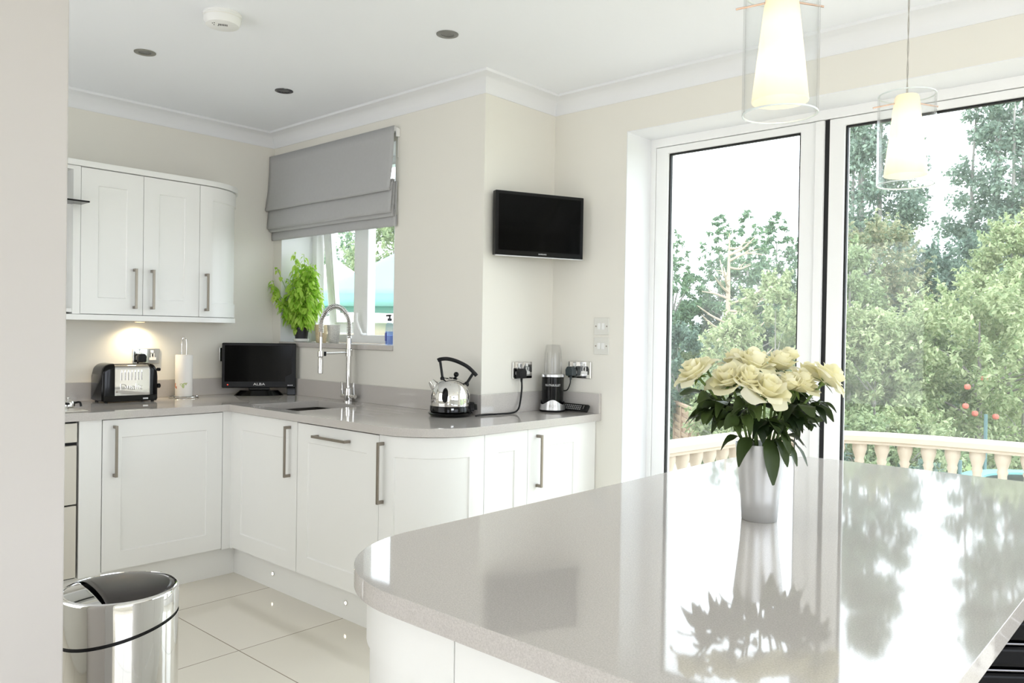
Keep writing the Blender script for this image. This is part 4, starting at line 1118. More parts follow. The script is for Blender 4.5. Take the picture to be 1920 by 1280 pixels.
# ---------------------------------------------------------------- bin
def bin_():
    R, Hh = 0.131, 0.69
    r = thing('touch_bin', 'round chrome bin with a dark flap lid on the floor beside the near wall', 'bin', (-1.948, 0.777, 0))
    MB().lathe([(R - 0.002, 0.0), (R + 0.002, 0.002), (R + 0.002, 0.025), (R - 0.001, 0.027)], 48).build('base_ring', M['blackm'], r, world=False)
    # seam sloping across the body
    fwd = Vector((0.55, -0.83, 0))          # downhill direction of the seam
    def seam(a): return Hh - 0.085 - 0.025 * math.cos(a - math.atan2(-0.95, -0.3))
    n = 64
    def ringed(z0, z1, rr0, rr1):
        vs = [(rr * math.cos(2 * PI * i / n), rr * math.sin(2 * PI * i / n), z(2 * PI * i / n)) for z, rr in ((z0, rr0), (z1, rr1)) for i in range(n)]
        return vs, [(i, (i + 1) % n, (i + 1) % n + n, i + n) for i in range(n)]
    mb = MB(); mb.add(*ringed(lambda a: 0.0275, lambda a: seam(a) - 0.004, R, R)).build('body', M['chrome'], r, world=False)
    mb = MB(); mb.add(*ringed(lambda a: seam(a) - 0.004, lambda a: seam(a) + 0.004, R - 0.002, R - 0.002)).build('seam', M['blackm'], r, world=False)
    mb = MB()
    pr = [(0, None)]
    zs = [lambda a: seam(a) + 0.004, lambda a: Hh - 0.008, lambda a: Hh - 0.003, lambda a: Hh, lambda a: Hh + 0.001, lambda a: Hh - 0.006]
    rs = [R, R, R - 0.001, R - 0.004, R - 0.007, R - 0.009]
    vs = [(rs[j] * math.cos(2 * PI * i / n), rs[j] * math.sin(2 * PI * i / n), zs[j](2 * PI * i / n)) for j in range(6) for i in range(n)]
    mb.add(vs, [(j * n + i, j * n + (i + 1) % n, (j + 1) * n + (i + 1) % n, (j + 1) * n + i) for j in range(5) for i in range(n)])
    mb.build('rim', M['chrome'], r, world=False, angle=60)
    # domed lid: the larger part is the dark flap, the rest chrome
    ang = math.atan2(0.53, 0.848)
    ca, sa = math.cos(ang), math.sin(ang)
    # hinge line runs along the photo's depth, left of centre
    hx = Vector((-0.10, -0.995, 0))
    def dome(x, y): 
        q = (x * x + y * y) / (R * R)
        return Hh - 0.004 + 0.013 * max(0.0, 1 - q)
    def cap(sign, off, rad, name, m, lift):
        """part of the lid on one side of the hinge line (distance off along hx)"""
        mb = MB(); N1, N2 = 28, 14
        px = Vector((-hx.y, hx.x, 0))
        vs = []
        a_lim = math.acos(max(-1, min(1, off / rad)))
        for j in range(N2 + 1):
            t = j / N2
            for i in range(N1 + 1):
                s = -1 + 2 * i / N1
                if sign < 0:
                    aa = PI - s * (PI - a_lim)
                else:
                    aa = s * a_lim
                ex, ey = rad * math.cos(aa), rad * math.sin(aa)
                ox, oy = off, rad * math.sin(a_lim) * (ey / (rad * math.sin(a_lim)) if abs(ey) < rad * math.sin(a_lim) else math.copysign(1, ey))
                x, y = ox + (ex - ox) * t, oy + (ey - oy) * t
                p = hx * x + px * y
                vs.append((p.x, p.y, dome(p.x, p.y) + lift * (1 - ((x * x + y * y) / rad ** 2) ** 3)))
        mb.add(vs, [(j * (N1 + 1) + i, j * (N1 + 1) + i + 1, (j + 1) * (N1 + 1) + i + 1, (j + 1) * (N1 + 1) + i) for j in range(N2) for i in range(N1)])
        return mb.build(name, m, r, world=False, solid=0.002, angle=60)
    MB().lathe([(0.0001, Hh - 0.010), (R - 0.009, Hh - 0.010)], 40, close=False).build('lid_tray', M['blackm'], r, world=False)
    cap(-1, 0.058, R - 0.011, 'flap', M['lid'], 0.005)
    cap(1, 0.065, R - 0.010, 'lid_front', M['chrome'], 0.0)
bin_()

# ---------------------------------------------------------------- island
IX0, IX1, IY0, IY1, IR = -1.196, -0.222, 0.765, 2.63, 0.265
def island():
    out = arc(IX0 + IR, IY0 + IR, IR, 180, 270, 18) + arc(IX1 - 0.03, IY0 + 0.03, 0.03, -90, 0, 5) + arc(IX1 - 0.03, IY1 - 0.03, 0.03, 0, 90, 5) + arc(IX0 + IR, IY1 - IR, IR, 90, 180, 18)
    o = MB().prism(out, 0.880, 0.914).build('island_worktop', M['stone'], bevel=0.003, seg=2)
    tag(o, 'glossy grey quartz island worktop with rounded corners, the vase standing on it', 'worktop')
    fx, fy, r = -1.171, 0.787, 0.240
    cx, cy = fx + r, fy + r
    def pt(u, dd):
        rr = r - dd; L = r * PI / 2
        if u < 0.015: return (fx + dd, cy + 0.015 - u)
        if u < 0.015 + L:
            a = PI + (u - 0.015) / r
            return (cx + rr * math.cos(a), cy + rr * math.sin(a))
        return (cx + (u - 0.015 - L), fy + dd)
    W1 = 0.015 + r * PI / 2 + (-0.812 - cx)
    c = thing('island_cabinet', 'white curved cabinet under the nearest rounded corner of the island', 'cabinet', (-1.0, 0.95, 0), group='white island cabinets')
    shaker(MB(), pt, W1, 0.155, 0.874, nu=20).build('door', M['cab'], c, angle=30)
    MB().prism([pt(W1 * i / 20, 0.023) for i in range(21)] + [(-0.813, cy + 0.014), (fx + 0.023, cy + 0.014)], 0.15, 0.8795).build('carcass', M['cabin'], c, smooth=False)
    c = thing('island_cabinet', 'white cabinet with flat framed doors under the front edge of the island', 'cabinet', (-0.6, 0.95, 0), group='white island cabinets')
    MB().box(-0.810, fy + 0.022, 0.15, -0.42, cy + 0.014, 0.8795).build('carcass', M['cabin'], c, smooth=False)
    shaker(MB(), lambda u, dd: (-0.8095 + u, fy + dd), 0.387, 0.155, 0.874).build('door', M['cab'], c, bevel=0.001)
    c = thing('island_cabinet', 'white cabinets forming the long side of the island facing the sink', 'cabinet', (-0.8, 1.7, 0), group='white island cabinets')
    MB().box(fx + 0.023, cy + 0.017, 0.15, -0.52, 2.58, 0.8795).build('carcass', M['cab'], c, smooth=False)
    for i in range(3):
        y = cy + 0.018 + i * 0.515
        shaker(MB(), lambda u, dd, y=y: (fx + dd, y + 0.512 - u), 0.512, 0.155, 0.874).build('door', M['cab'], c, bevel=0.001)
    pl = [(fx + 0.05, 2.53)] + [(cx + (r - 0.05) * math.cos(math.radians(a)), cy + (r - 0.05) * math.sin(math.radians(a))) for a in range(180, 271, 6)] + [(-0.46, fy + 0.05), (-0.46, 1.0), (-0.56, 1.0), (-0.56, 2.53)]
    t = MB().prism(pl, 0, 0.1495).build('plinth', M['cab'])
    tag(t, 'white plinth under the island cabinets', 'plinth', 'white plinths')
island()

# ---------------------------------------------------------------- vase of roses
VX, VY, VZ = -0.7455, 1.640, WT1
def vase():
    r = thing('vase', 'frosted silver tapered vase on the island worktop', 'vase', (VX, VY, VZ))
    MB().lathe([(0.0001, 0.0), (0.036, 0.0), (0.0375, 0.002), (0.0405, 0.05), (0.0475, 0.115), (0.0535, 0.166), (0.0525, 0.166), (0.0465, 0.115), (0.0395, 0.05), (0.036, 0.006), (0.0001, 0.006)], 48, close=False).build('body', M['vase'], r, world=False, angle=50)
vase()

def bloom_mesh(R, Hh, openness, rng, wild=0.15):
    """petals in rings about +z; returns verts, faces of all petals"""
    mb = MB()
    rings = [(3, 0.30, 0.98, 0.05), (4, 0.48, 1.0, 0.12), (5, 0.70, 0.94, 0.32), (5, 0.92, 0.84, 0.62), (5, 1.10, 0.70, 0.95)]
    for k, (n, rr, hh, op) in enumerate(rings):
        off = rng.uniform(0, 2 * PI)
        for i in range(n):
            th = off + 2 * PI * i / n + rng.uniform(-0.2, 0.2)
            wid = (1.35 if k < 2 else 1.0) * PI / n * rng.uniform(1.05, 1.35)
            rad = R * rr * rng.uniform(1 - wild, 1 + wild); h = Hh * hh * rng.uniform(0.92, 1.06)
            o = op * openness * rng.uniform(0.7, 1.3)
            ph = rng.uniform(0, 6)
            def fn(u, v, th=th, wid=wid, rad=rad, h=h, o=o, ph=ph):
                s = 2 * u - 1
                w_ = wid * (0.35 + 0.65 * math.sin(PI * min(1, 0.12 + 0.62 * v))) * (1 - 0.25 * max(0, v - 0.75) / 0.25 * abs(s))
                a = th + s * w_
                ed = math.sqrt(max(0.0, 1 - (abs(s)) ** 3)) if v > 0.7 else 1
                vv = v * (0.86 + 0.14 * ed)
                rho = rad * (0.16 + 0.84 * math.sin(min(1.0, vv * 1.25) * PI / 2) ** 0.8) + R * o * 0.75 * vv ** 3.2 + 0.05 * R * s * s * vv
                z = h * vv - Hh * 0.55 * o * vv ** 4 + 0.03 * Hh * math.sin(4 * s + ph) * vv * vv
                rho += 0.03 * R * math.sin(5 * s + ph) * vv * vv
                return (rho * math.cos(a), rho * math.sin(a), z)
            mb.grid(fn, 7, 8)
    return mb

def roses():
    R_ = Vector((0.743, 0.669, 0)); Fv = Vector((-0.669, 0.743, 0)); Up = Vector((0, 0, 1))
    # offset right, offset deep, height above worktop, tilt right, tilt toward camera, radius, openness, label
    spec = [
        (-0.150, 0.00, 0.300, -0.75, 0.15, 0.040, 0.9, 'cream rose leaning out furthest left of the bouquet'),
        (-0.112, 0.05, 0.312, -0.25, 0.0, 0.026, 0.15, 'half closed cream rose just behind the leftmost one'),
        (-0.082, -0.03, 0.288, -0.55, 0.45, 0.044, 0.9, 'wide cream rose left of the bouquet centre with loose lower petals'),
        (-0.042, -0.05, 0.288, 0.20, 0.75, 0.038, 0.6, 'cream rose with an open spiral centre, left of the front rose'),
        (-0.004, -0.065, 0.268, 0.25, 0.70, 0.047, 1.05, 'large open cream rose lowest at the front of the bouquet'),
        (-0.008, 0.03, 0.322, 0.25, 0.25, 0.046, 0.9, 'cream rose at the top centre of the bouquet'),
        (-0.035, 0.085, 0.325, -0.2, -0.2, 0.036, 0.6, 'cream rose peeping out behind the top centre one'),
        (0.050, -0.035, 0.278, 0.05, 0.25, 0.032, 0.25, 'tight pointed cream rose right of the front rose'),
        (0.078, -0.02, 0.280, 0.45, 0.35, 0.044, 0.8, 'full cream rose in the right half of the bouquet'),
        (0.060, 0.06, 0.320, 0.25, 0.1, 0.040, 0.7, 'cream rose at the back right, below the tallest bud'),
        (0.088, 0.085, 0.335, 0.25, -0.1, 0.028, 0.3, 'small upright cream rose at the top right of the bouquet'),
        (0.118, 0.03, 0.298, 0.85, 0.0, 0.032, 0.35, 'narrow cream rose seen from its green sepals, right side'),
        (0.142, -0.02, 0.292, 0.95, 0.15, 0.041, 1.1, 'cream rose flaring out furthest right of the bouquet'),
    ]
    for k, (ox, od, h, tr, tf, R, op, label) in enumerate(spec):
        rng = random.Random(100 + k)
        R *= 0.72
        head = R_ * ox + Fv * od + Up * (h + 0.024)
        ax = (Up + R_ * tr - Fv * tf).normalized()
        Hh = R * 1.55
        basep = head - ax * Hh * 0.5
        t = thing('rose', label, 'rose', (VX, VY, VZ), group='roses in the silver vase')
        x = ax.orthogonal().normalized(); y = ax.cross(x)
        mb = bloom_mesh(R, Hh, op, rng)
        mb.v = [tuple(basep + x * p[0] + y * p[1] + ax * p[2]) for p in mb.v]
        mb.build('bloom', M['petal'], t, world=False, angle=80)
        # sepals
        sp = MB()
        for i in range(5):
            a = 2 * PI * i / 5 + rng.uniform(-0.3, 0.3)
            dd = (x * math.cos(a) + y * math.sin(a)) * 1.0 + ax * rng.uniform(-0.3, 0.35)
            big_leaf(sp, basep + ax * 0.001, dd, ax, R * 0.95, R * 0.32, 0.1, 0.3)
        sp.ball(tuple(basep - ax * 0.001), R * 0.20, nu=10, nv=6)
        sp.build('sepals', M['stem'], t, world=False)
        # stem down into the vase
        q = math.atan2(head.y, head.x)
        foot = Vector((head.x, head.y, 0)) * -0.12; foot.z = 0.02
        mouth = Vector((head.x, head.y, 0)); mouth = mouth.normalized() * min(0.034, mouth.length * 0.3 + 0.004); mouth.z = 0.158
        path = smooth_path([foot, mouth, mouth.lerp(basep, 0.55) + Vector((0, 0, 0.012)), basep], 6)
        MB().tube(path, 0.0030, 8).build('stem', M['stem'], t, world=False)
        # drooping leaves along the visible stem
        nl = 4
        for i in range(nl):
            f = 0.53 + 0.25 * (i + rng.uniform(0, 0.7)) / nl
            p = path[int(f * (len(path) - 1))]
            a = rng.uniform(0, 2 * PI)
            out = Vector((head.x, head.y, 0)).normalized() * 1.1 + Vector((math.cos(a), math.sin(a), 0)) * 1.1
            d = (out.normalized() + Up * rng.uniform(-0.35, 0.45)).normalized()
            tw = MB()
            pet = p + d * rng.uniform(0.022, 0.048)
            tw.tube([p, p.lerp(pet, 0.5) + Up * 0.003, pet], 0.0011, 5)
            L = rng.uniform(0.038, 0.058)
            big_leaf(tw, pet, d, Up + Vector((rng.uniform(-.9, .9), rng.uniform(-.9, .9), 0)), L, L * 0.74, rng.uniform(0.2, 0.9), rng.uniform(0.1, 0.6), rng.uniform(-0.6, 0.6))
            b = d.cross(Up).normalized()
            for s in (-1, 1):
                big_leaf(tw, p.lerp(pet, 0.7), (d * 0.45 + b * s).normalized(), Up + b * rng.uniform(-.7, .7), L * 0.85, L * 0.60, rng.uniform(0.2, 0.9), rng.uniform(0.1, 0.6), rng.uniform(-0.6, 0.6))
            tw.build('leaf', M['rleaf'], t, world=False, angle=70)
        if k in (3, 4, 7, 8, 9):   # leaves hanging over the rim
            for (u_, dd_, L, dn) in {3: ((-0.030, -0.030, 0.075, 0.9), (-0.052, -0.012, 0.06, 0.5)), 4: ((0.0, -0.044, 0.085, 1.5), (0.016, -0.042, 0.065, 1.0)), 7: ((0.032, -0.036, 0.062, 1.1),), 8: ((0.044, -0.022, 0.075, 0.9), (0.05, 0.0, 0.07, 0.3)), 9: ((0.052, 0.012, 0.075, 0.25),)}[k]:
                tw = MB()
                p = R_ * u_ * 0.6 + Fv * dd_ * 0.6 + Up * 0.170
                d = (R_ * u_ + Fv * dd_).normalized()
                pe = p + d * 0.022 + Up * 0.012
                tw.tube([p - d * 0.012 - Up * 0.012, p, pe], 0.0012, 5)
                L *= 0.72
                big_leaf(tw, pe, (d + Up * (0.35 - dn * 0.8)).normalized(), d * 0.9 + Up * 0.6, L, L * 0.66, 0.5 + dn * 0.3, 0.25, 0.3)
                tw.build('leaf', M['rleaf'], t, world=False, angle=70)
roses()

# ---------------------------------------------------------------- pendant lamps
def pendant(loc, label):
    """loc: the lower edge of the glass cylinder"""
    r = thing('pendant_lamp', label, 'lamp', loc, group='glass pendant lamps over the island')
    rad, Hc = 0.0785, 0.262
    MB().lathe([(rad, 0), (rad, Hc), (rad - 0.0035, Hc), (rad - 0.0035, 0), (rad, 0)], 64, close=False).build('glass_cylinder', M['glassc'], r, world=False, angle=50)
    for z in (0.0, Hc):
        MB().tube([((rad - 0.0017) * math.cos(a), (rad - 0.0017) * math.sin(a), z) for a in np.linspace(0, 2 * PI, 65)[:-1]], 0.0021, 8, closed=True).build('glass_rim_highlight', M['glassr'], r, world=False)
    MB().lathe([(0.0585, 0.026), (0.0592, 0.028), (0.0335, 0.254), (0.030, 0.261), (0.006, 0.264), (0.006, 0.268), (0.0001, 0.268)], 48, close=False).build('diffuser', M['cone'], r, world=False, angle=50)
    d = Vector((0.80, 0.60, 0))
    MB().tube([d * -0.096 + Vector((0, 0, 0.226)), d * -0.02 + Vector((0, 0, 0.241)), d * 0.02 + Vector((0, 0, 0.241)), d * 0.088 + Vector((0, 0, 0.228))], 0.0022, 8).build('rod', M['rose'], r, world=False)
    n = 26
    H2 = CEIL - loc[2]
    for s in (0, PI):
        MB().tube([(0.0016 * math.cos(s + i * 0.9), 0.0016 * math.sin(s + i * 0.9), 0.266 + (H2 - 0.29) * i / n) for i in range(n + 1)], 0.0013, 6).build('cord', M['cord'], r, world=False)
    MB().lathe([(0.03, H2 - 0.028), (0.045, H2 - 0.022), (0.048, H2 - 0.0005)], 28).build('ceiling_rose', M['silver'], r, world=False)
    for dz, pw in ((0.095, 0.21), (0.18, 0.09)):
        l = bpy.data.lights.new('pendant_glow', 'POINT'); l.energy = pw; l.color = (1, 0.86, 0.60); l.shadow_soft_size = 0.012
        o = bpy.data.objects.new('pendant_glow', l); o.location = (loc[0], loc[1], loc[2] + dz); COL.objects.link(o)
pendant((-0.720, 1.647, 1.790), 'nearer glass pendant lamp hanging above the vase, cut by the top of the photo')
pendant((-0.708, 2.505, 1.766), 'further glass pendant lamp hanging on its cord before the garden door')

# ---------------------------------------------------------------- ceiling fittings
r = thing('smoke_alarm', 'round white smoke alarm on the ceiling', 'smoke alarm', (-2.937, 1.537, CEIL))
MB().lathe([(0.0725, -0.0003), (0.0725, -0.008), (0.070, -0.010), (0.070, -0.030), (0.062, -0.045), (0.050, -0.049), (0.0001, -0.050)][::-1], 48).build('body', M['white'], r, world=False, angle=40)
MB().lathe([(0.0712, -0.016), (0.0712, -0.018)], 48, close=False).build('groove', M['wall'], r, world=False)
dv = Vector((0.86, -0.5, 0)); sv = Vector((0.5, 0.86, 0))
for i in range(6):
    p = dv * 0.022 + sv * (-0.012 + i * 0.006)
    MB().obox(p + Vector((0, 0, -0.0500)), dv, sv, Vector((0, 0, 1)), 0.008, 0.0014, 0.0006).build('vent_slot', M['blackm'], r, world=False, smooth=False)
for a, b in ((0.03, -0.035), (0.035, -0.028), (0.015, -0.03), (0.01, -0.015)):
    p = dv * a + sv * b
    MB().ball((p.x, p.y, -0.0492), 0.0022, nu=8, nv=6).build('indicator', M['blackm'], r, world=False)
def downlight(x, y, label, m):
    r = thing('downlight', label, 'light', (x, y, CEIL), group='recessed ceiling downlights')
    MB().lathe([(0.046, -0.0003), (0.0455, -0.003), (0.038, -0.005), (0.030, -0.0045), (0.027, -0.0015)], 32, close=False).build('bezel', m, r, world=False)
    MB().lathe([(0.0001, -0.001), (0.027, -0.0012)], 32, close=False).build('lamp_face', mat('lamp_reflector', (120, 120, 118), 0.15, 0.8, var=0.3, scale=60), r, world=False)
downlight(-3.611, 1.525, 'recessed downlight left of the smoke alarm, its rim matt', mat('matt_nickel_rim', (150, 148, 140), 0.45, 0.6))
downlight(-3.624, 2.237, 'recessed downlight nearest the window corner, with a dark rim', mat('dark_chrome_rim', (96, 96, 100), 0.15, 0.9))
downlight(-2.407, 2.243, 'recessed downlight right of the smoke alarm, before the boxed corner', mat('grey_nickel_rim', (138, 138, 134), 0.35, 0.7))

# ---------------------------------------------------------------- bar stool under the island overhang
def stool():
    # stands under the overhang, turned a little towards the camera; only its padded black back and seat show
    r = thing('bar_stool', 'black ribbed bar stool with chrome bars under the right edge of the island', 'stool', (-0.315, 1.955, 0), (0, 0, math.radians(40)))
    MB().box(-0.21, -0.16, 0.565, 0.21, 0.20, 0.615).build('seat', M['leather'], r, world=False, bevel=0.02, seg=4)
    for i in range(5):
        z = 0.600 + i * 0.050
        MB().box(-0.205, -0.205, z, 0.205, -0.172, z + 0.044).build('back_slat', M['leather'], r, world=False, bevel=0.012, seg=4)
        MB().tube([(-0.21, -0.201, z + 0.0470), (0.21, -0.201, z + 0.0470)], 0.0024, 8).build('chrome_bar', M['dimchrome'], r, world=False)
    MB().box(-0.207, -0.171, 0.58, 0.207, -0.162, 0.855).build('back_panel', M['leather'], r, world=False, bevel=0.003)
    for sx in (-1, 1):
        MB().tube([(sx * 0.212, -0.185, 0.56), (sx * 0.212, -0.188, 0.70), (sx * 0.212, -0.190, 0.856)], 0.009, 10).build('back_post', M['chrome'], r, world=False)
        for sy in (-1, 1):
            MB().tube([(sx * 0.18, sy * 0.15, 0.565), (sx * 0.20, sy * 0.19, 0.0)], 0.011, 10).build('leg', M['chrome'], r, world=False)
    MB().tube([(-0.187, -0.175, 0.25), (0.187, -0.175, 0.25), (0.187, 0.175, 0.25), (-0.187, 0.175, 0.25)], 0.008, 8, closed=True).build('footrest', M['chrome'], r, world=False)
stool()

# ---------------------------------------------------------------- the garden
LAWN, TERR = -1.25, -0.39
GF, GR = Vector((-0.669, 0.743, 0)), Vector((0.743, 0.669, 0))      # garden axes: away from the house, along it
def gp(D, lat, z=0.0):
    p = GF * D + GR * lat
    return Vector((p.x, p.y, z))
MB().box(-70, 3.9, LAWN - 0.3, 70, 90, LAWN).build('ground', M['grass'], kind='structure', smooth=False)
MB().box(-70, -40, LAWN - 0.3, 70, 3.899, LAWN).build('ground_house', M['paving'], kind='structure', smooth=False)

RAIL = smooth_path([(-3.50, 3.75, 0), (-3.40, 4.4, 0), (-3.31, 5.2, 0), (-3.22, 6.0, 0), (-3.12, 6.62, 0), (-2.84, 7.16, 0), (-2.42, 7.48, 0), (-1.90, 7.64, 0), (-1.25, 7.72, 0), (0.3, 7.78, 0), (2.2, 7.76, 0), (4.0, 7.6, 0)], 8)
terr = [(p.x, p.y) for p in RAIL]
MB().prism([(-3.50, 3.57)] + terr + [(4.0, 3.57)], LAWN, TERR).build('terrace', M['paving'], kind='structure', smooth=False)
MB().box(-16, 3.10, LAWN + 0.002, -3.80, 9.5, TERR).build('patio', M['paving'], kind='structure', smooth=False)

def balustrade():
    r = thing('balustrade', 'cream cast stone balustrade curving round the terrace outside the garden doors', 'balustrade', (-2.8, 7.0, TERR))
    def sweep(name, prof):
        mb = MB(); n = len(prof); vs = []
        for i, p in enumerate(RAIL):
            t = (RAIL[min(i + 1, len(RAIL) - 1)] - RAIL[max(i - 1, 0)]).normalized()
            nn = Vector((t.y, -t.x, 0))
            for d, z in prof: vs.append(p + nn * d + Vector((0, 0, z)))
        fs = [(i * n + k, (i + 1) * n + k, (i + 1) * n + (k + 1) % n, i * n + (k + 1) % n) for i in range(len(RAIL) - 1) for k in range(n)]
        fs += [tuple(range(n)), tuple(reversed(range((len(RAIL) - 1) * n, len(RAIL) * n)))]
        mb.add(vs, fs).build(name, M['balus'], r, angle=30)
    sweep('top_rail', [(-0.085, 0.365), (0.085, 0.365), (0.085, 0.385), (0.105, 0.395), (0.11, 0.44), (0.10, 0.46), (-0.10, 0.46), (-0.11, 0.44), (-0.105, 0.395), (-0.085, 0.385)])
    sweep('bottom_rail', [(-0.10, TERR), (0.10, TERR), (0.10, TERR + 0.07), (0.08, TERR + 0.085), (-0.08, TERR + 0.085), (-0.10, TERR + 0.07)])
    h0, h1 = TERR + 0.0855, 0.3645
    H = h1 - h0
    prof = [(0.062, 0), (0.062, 0.07), (0.045, 0.085), (0.058, 0.11), (0.048, 0.135), (0.052, 0.17), (0.068, 0.24), (0.073, 0.30), (0.064, 0.38), (0.046, 0.50), (0.036, 0.62), (0.034, 0.72), (0.044, 0.76), (0.036, 0.79), (0.050, 0.86), (0.062, 0.92), (0.062, 1.0)]
    first = None
    acc, nxt = 0.0, 0.1
    for a, b in zip(RAIL, RAIL[1:]):
        L = (b - a).length
        while nxt < acc + L:
            p = a.lerp(b, (nxt - acc) / L)
            base = Vector((-2.8, 7.0, TERR))
            if first is None:
                first = MB().lathe([(q, z * H) for q, z in prof], 20).build('baluster', M['balus'], r, world=False, angle=50)
                o = first
            else:
                o = first.copy(); COL.objects.link(o); o.parent = r
            o.location = (p.x - base.x, p.y - base.y, h0 - TERR)
            nxt += 0.186
        acc += L
balustrade()

def crown(rng, n, clusters, size, up=0.25, aspect=0.5, spread=0.5):
    """leaves gathered in clusters (centre, radius)"""
    cc = np.array([c for c, r in clusters]); rr = np.array([r for c, r in clusters])
    pick = rng.choice(len(cc), n, p=rr ** 2 / np.sum(rr ** 2))
    d = rng.normal(size=(n, 3)); d /= np.linalg.norm(d, axis=1, keepdims=True)
    rad = rr[pick] * (rng.uniform(0, 1, n) ** 0.45)
    C = cc[pick] + d * rad[:, None] * np.array([1, 1, 0.8])
    N = d * 0.6 + rng.normal(size=(n, 3)) * spread; N[:, 2] += up + 0.4
    D = d + rng.normal(size=(n, 3)) * 0.7; D[:, 2] -= 0.15
    S_ = size * rng.uniform(0.6, 1.35, n)
    return leaf_mesh(C, N, D, S_, aspect, 0.1)

def envelope(kind, t, rng):
    if kind == 'cone': return min(1.0, 0.02 + 1.35 * (1 - t) ** 0.75)
    if kind == 'poplar': return max(0.12, math.sin(PI * min(1, 0.16 + 0.80 * t)) ** 0.7)
    return math.sqrt(max(0.02, 1 - (2 * t - 1) ** 2)) if t > 0.4 else 0.75 + 0.6 * t

def tree(name, label, D, lat, ztop, rad, kind, m, n, size, seed, zb=None, cat='tree', trunk=0.08, aspect=0.5, ncl=None, group='trees and shrubs beyond the terrace', rcl=None, bark=None):
    zb = LAWN if zb is None else zb
    rng = np.random.default_rng(seed)
    p = gp(D, lat, zb)
    r = thing(name, label, cat, tuple(p), group=group)
    H = ztop - zb
    cl = []
    K = ncl or int(60 + 14 * H)
    for k in range(K):
        t = rng.uniform(0.02, 1) if kind != 'poplar' else rng.uniform(0.06, 1)
        e = envelope(kind, t, rng) * rad
        a = rng.uniform(0, 2 * PI); q = math.sqrt(rng.uniform(0.15, 1)) * (1 if kind == 'cone' else rng.uniform(0.85, 1.16))
        rc = (rcl or 0.30 * rad) * rng.uniform(0.4, 1.25) * ((0.20 + 0.95 * (1 - t)) if kind == 'cone' else 1)
        cl.append((np.array([e * q * math.cos(a), e * q * math.sin(a), H * t - rc * 0.6]), rc))
    if kind == 'round':      # loose shoots around the outline
        for k in range(K):
            t = rng.uniform(0.45, 1.0); e = envelope(kind, t, rng) * rad; a = rng.uniform(0, 2 * PI)
            lean = rng.uniform(0.1, 0.5)
            for j in range(4):
                q = 0.95 + 0.10 * j
                cl.append((np.array([e * q * math.cos(a), e * q * math.sin(a), H * t + rad * 0.10 * j * (1 - lean)]), rad * (0.085 - 0.015 * j)))
    V, F = crown(rng, n, cl, size, aspect=aspect)
    V[:, 2] = np.maximum(V[:, 2], 0.02)
    build_leaves('foliage', V, F, m, r)
    mb = MB()
    rr = random.Random(seed)
    if kind == 'poplar':
        for k in range(6):
            a = rr.uniform(0, 2 * PI); q = rad * rr.uniform(0.15, 0.6)
            mb.tube(smooth_path([(0, 0, 0), (q * 0.5 * math.cos(a), q * 0.5 * math.sin(a), H * 0.2), (q * math.cos(a), q * math.sin(a), H * 0.5), (q * 0.9 * math.cos(a), q * 0.9 * math.sin(a), H * 0.85)], 4), [trunk * (1 - i / 14) for i in range(13)], 7)
    else:
        mb.tube([(0, 0, 0), (0.02, 0.01, H * 0.45), (0, 0, H * 0.85)], [trunk, trunk * 0.7, trunk * 0.2], 8)
        for k in range(16):
            a = rr.uniform(0, 2 * PI); t = rr.uniform(0.25, 0.8)
            e = envelope(kind, t, rng) * rad * 0.85
            mb.tube(smooth_path([(0, 0, H * t * 0.75), (e * 0.5 * math.cos(a), e * 0.5 * math.sin(a), H * t * 0.92), (e * math.cos(a), e * math.sin(a), H * t)], 3), [trunk * 0.45, trunk * 0.35, trunk * 0.3, trunk * 0.25, trunk * 0.2, trunk * 0.15, trunk * 0.1], 6)
    mb.build('trunk', bark or M['bark'], r, world=False)
    return r

LEAF = dict(
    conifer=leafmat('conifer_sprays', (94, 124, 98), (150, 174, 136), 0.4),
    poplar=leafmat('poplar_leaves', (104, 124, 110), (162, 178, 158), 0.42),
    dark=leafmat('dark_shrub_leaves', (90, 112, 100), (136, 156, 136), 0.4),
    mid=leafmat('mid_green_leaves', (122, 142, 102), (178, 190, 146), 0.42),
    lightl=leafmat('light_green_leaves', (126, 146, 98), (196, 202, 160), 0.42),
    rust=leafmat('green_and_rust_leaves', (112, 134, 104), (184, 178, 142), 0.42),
)
B_ = 1483.0
def place(D, px): return D * (px - 960) / B_
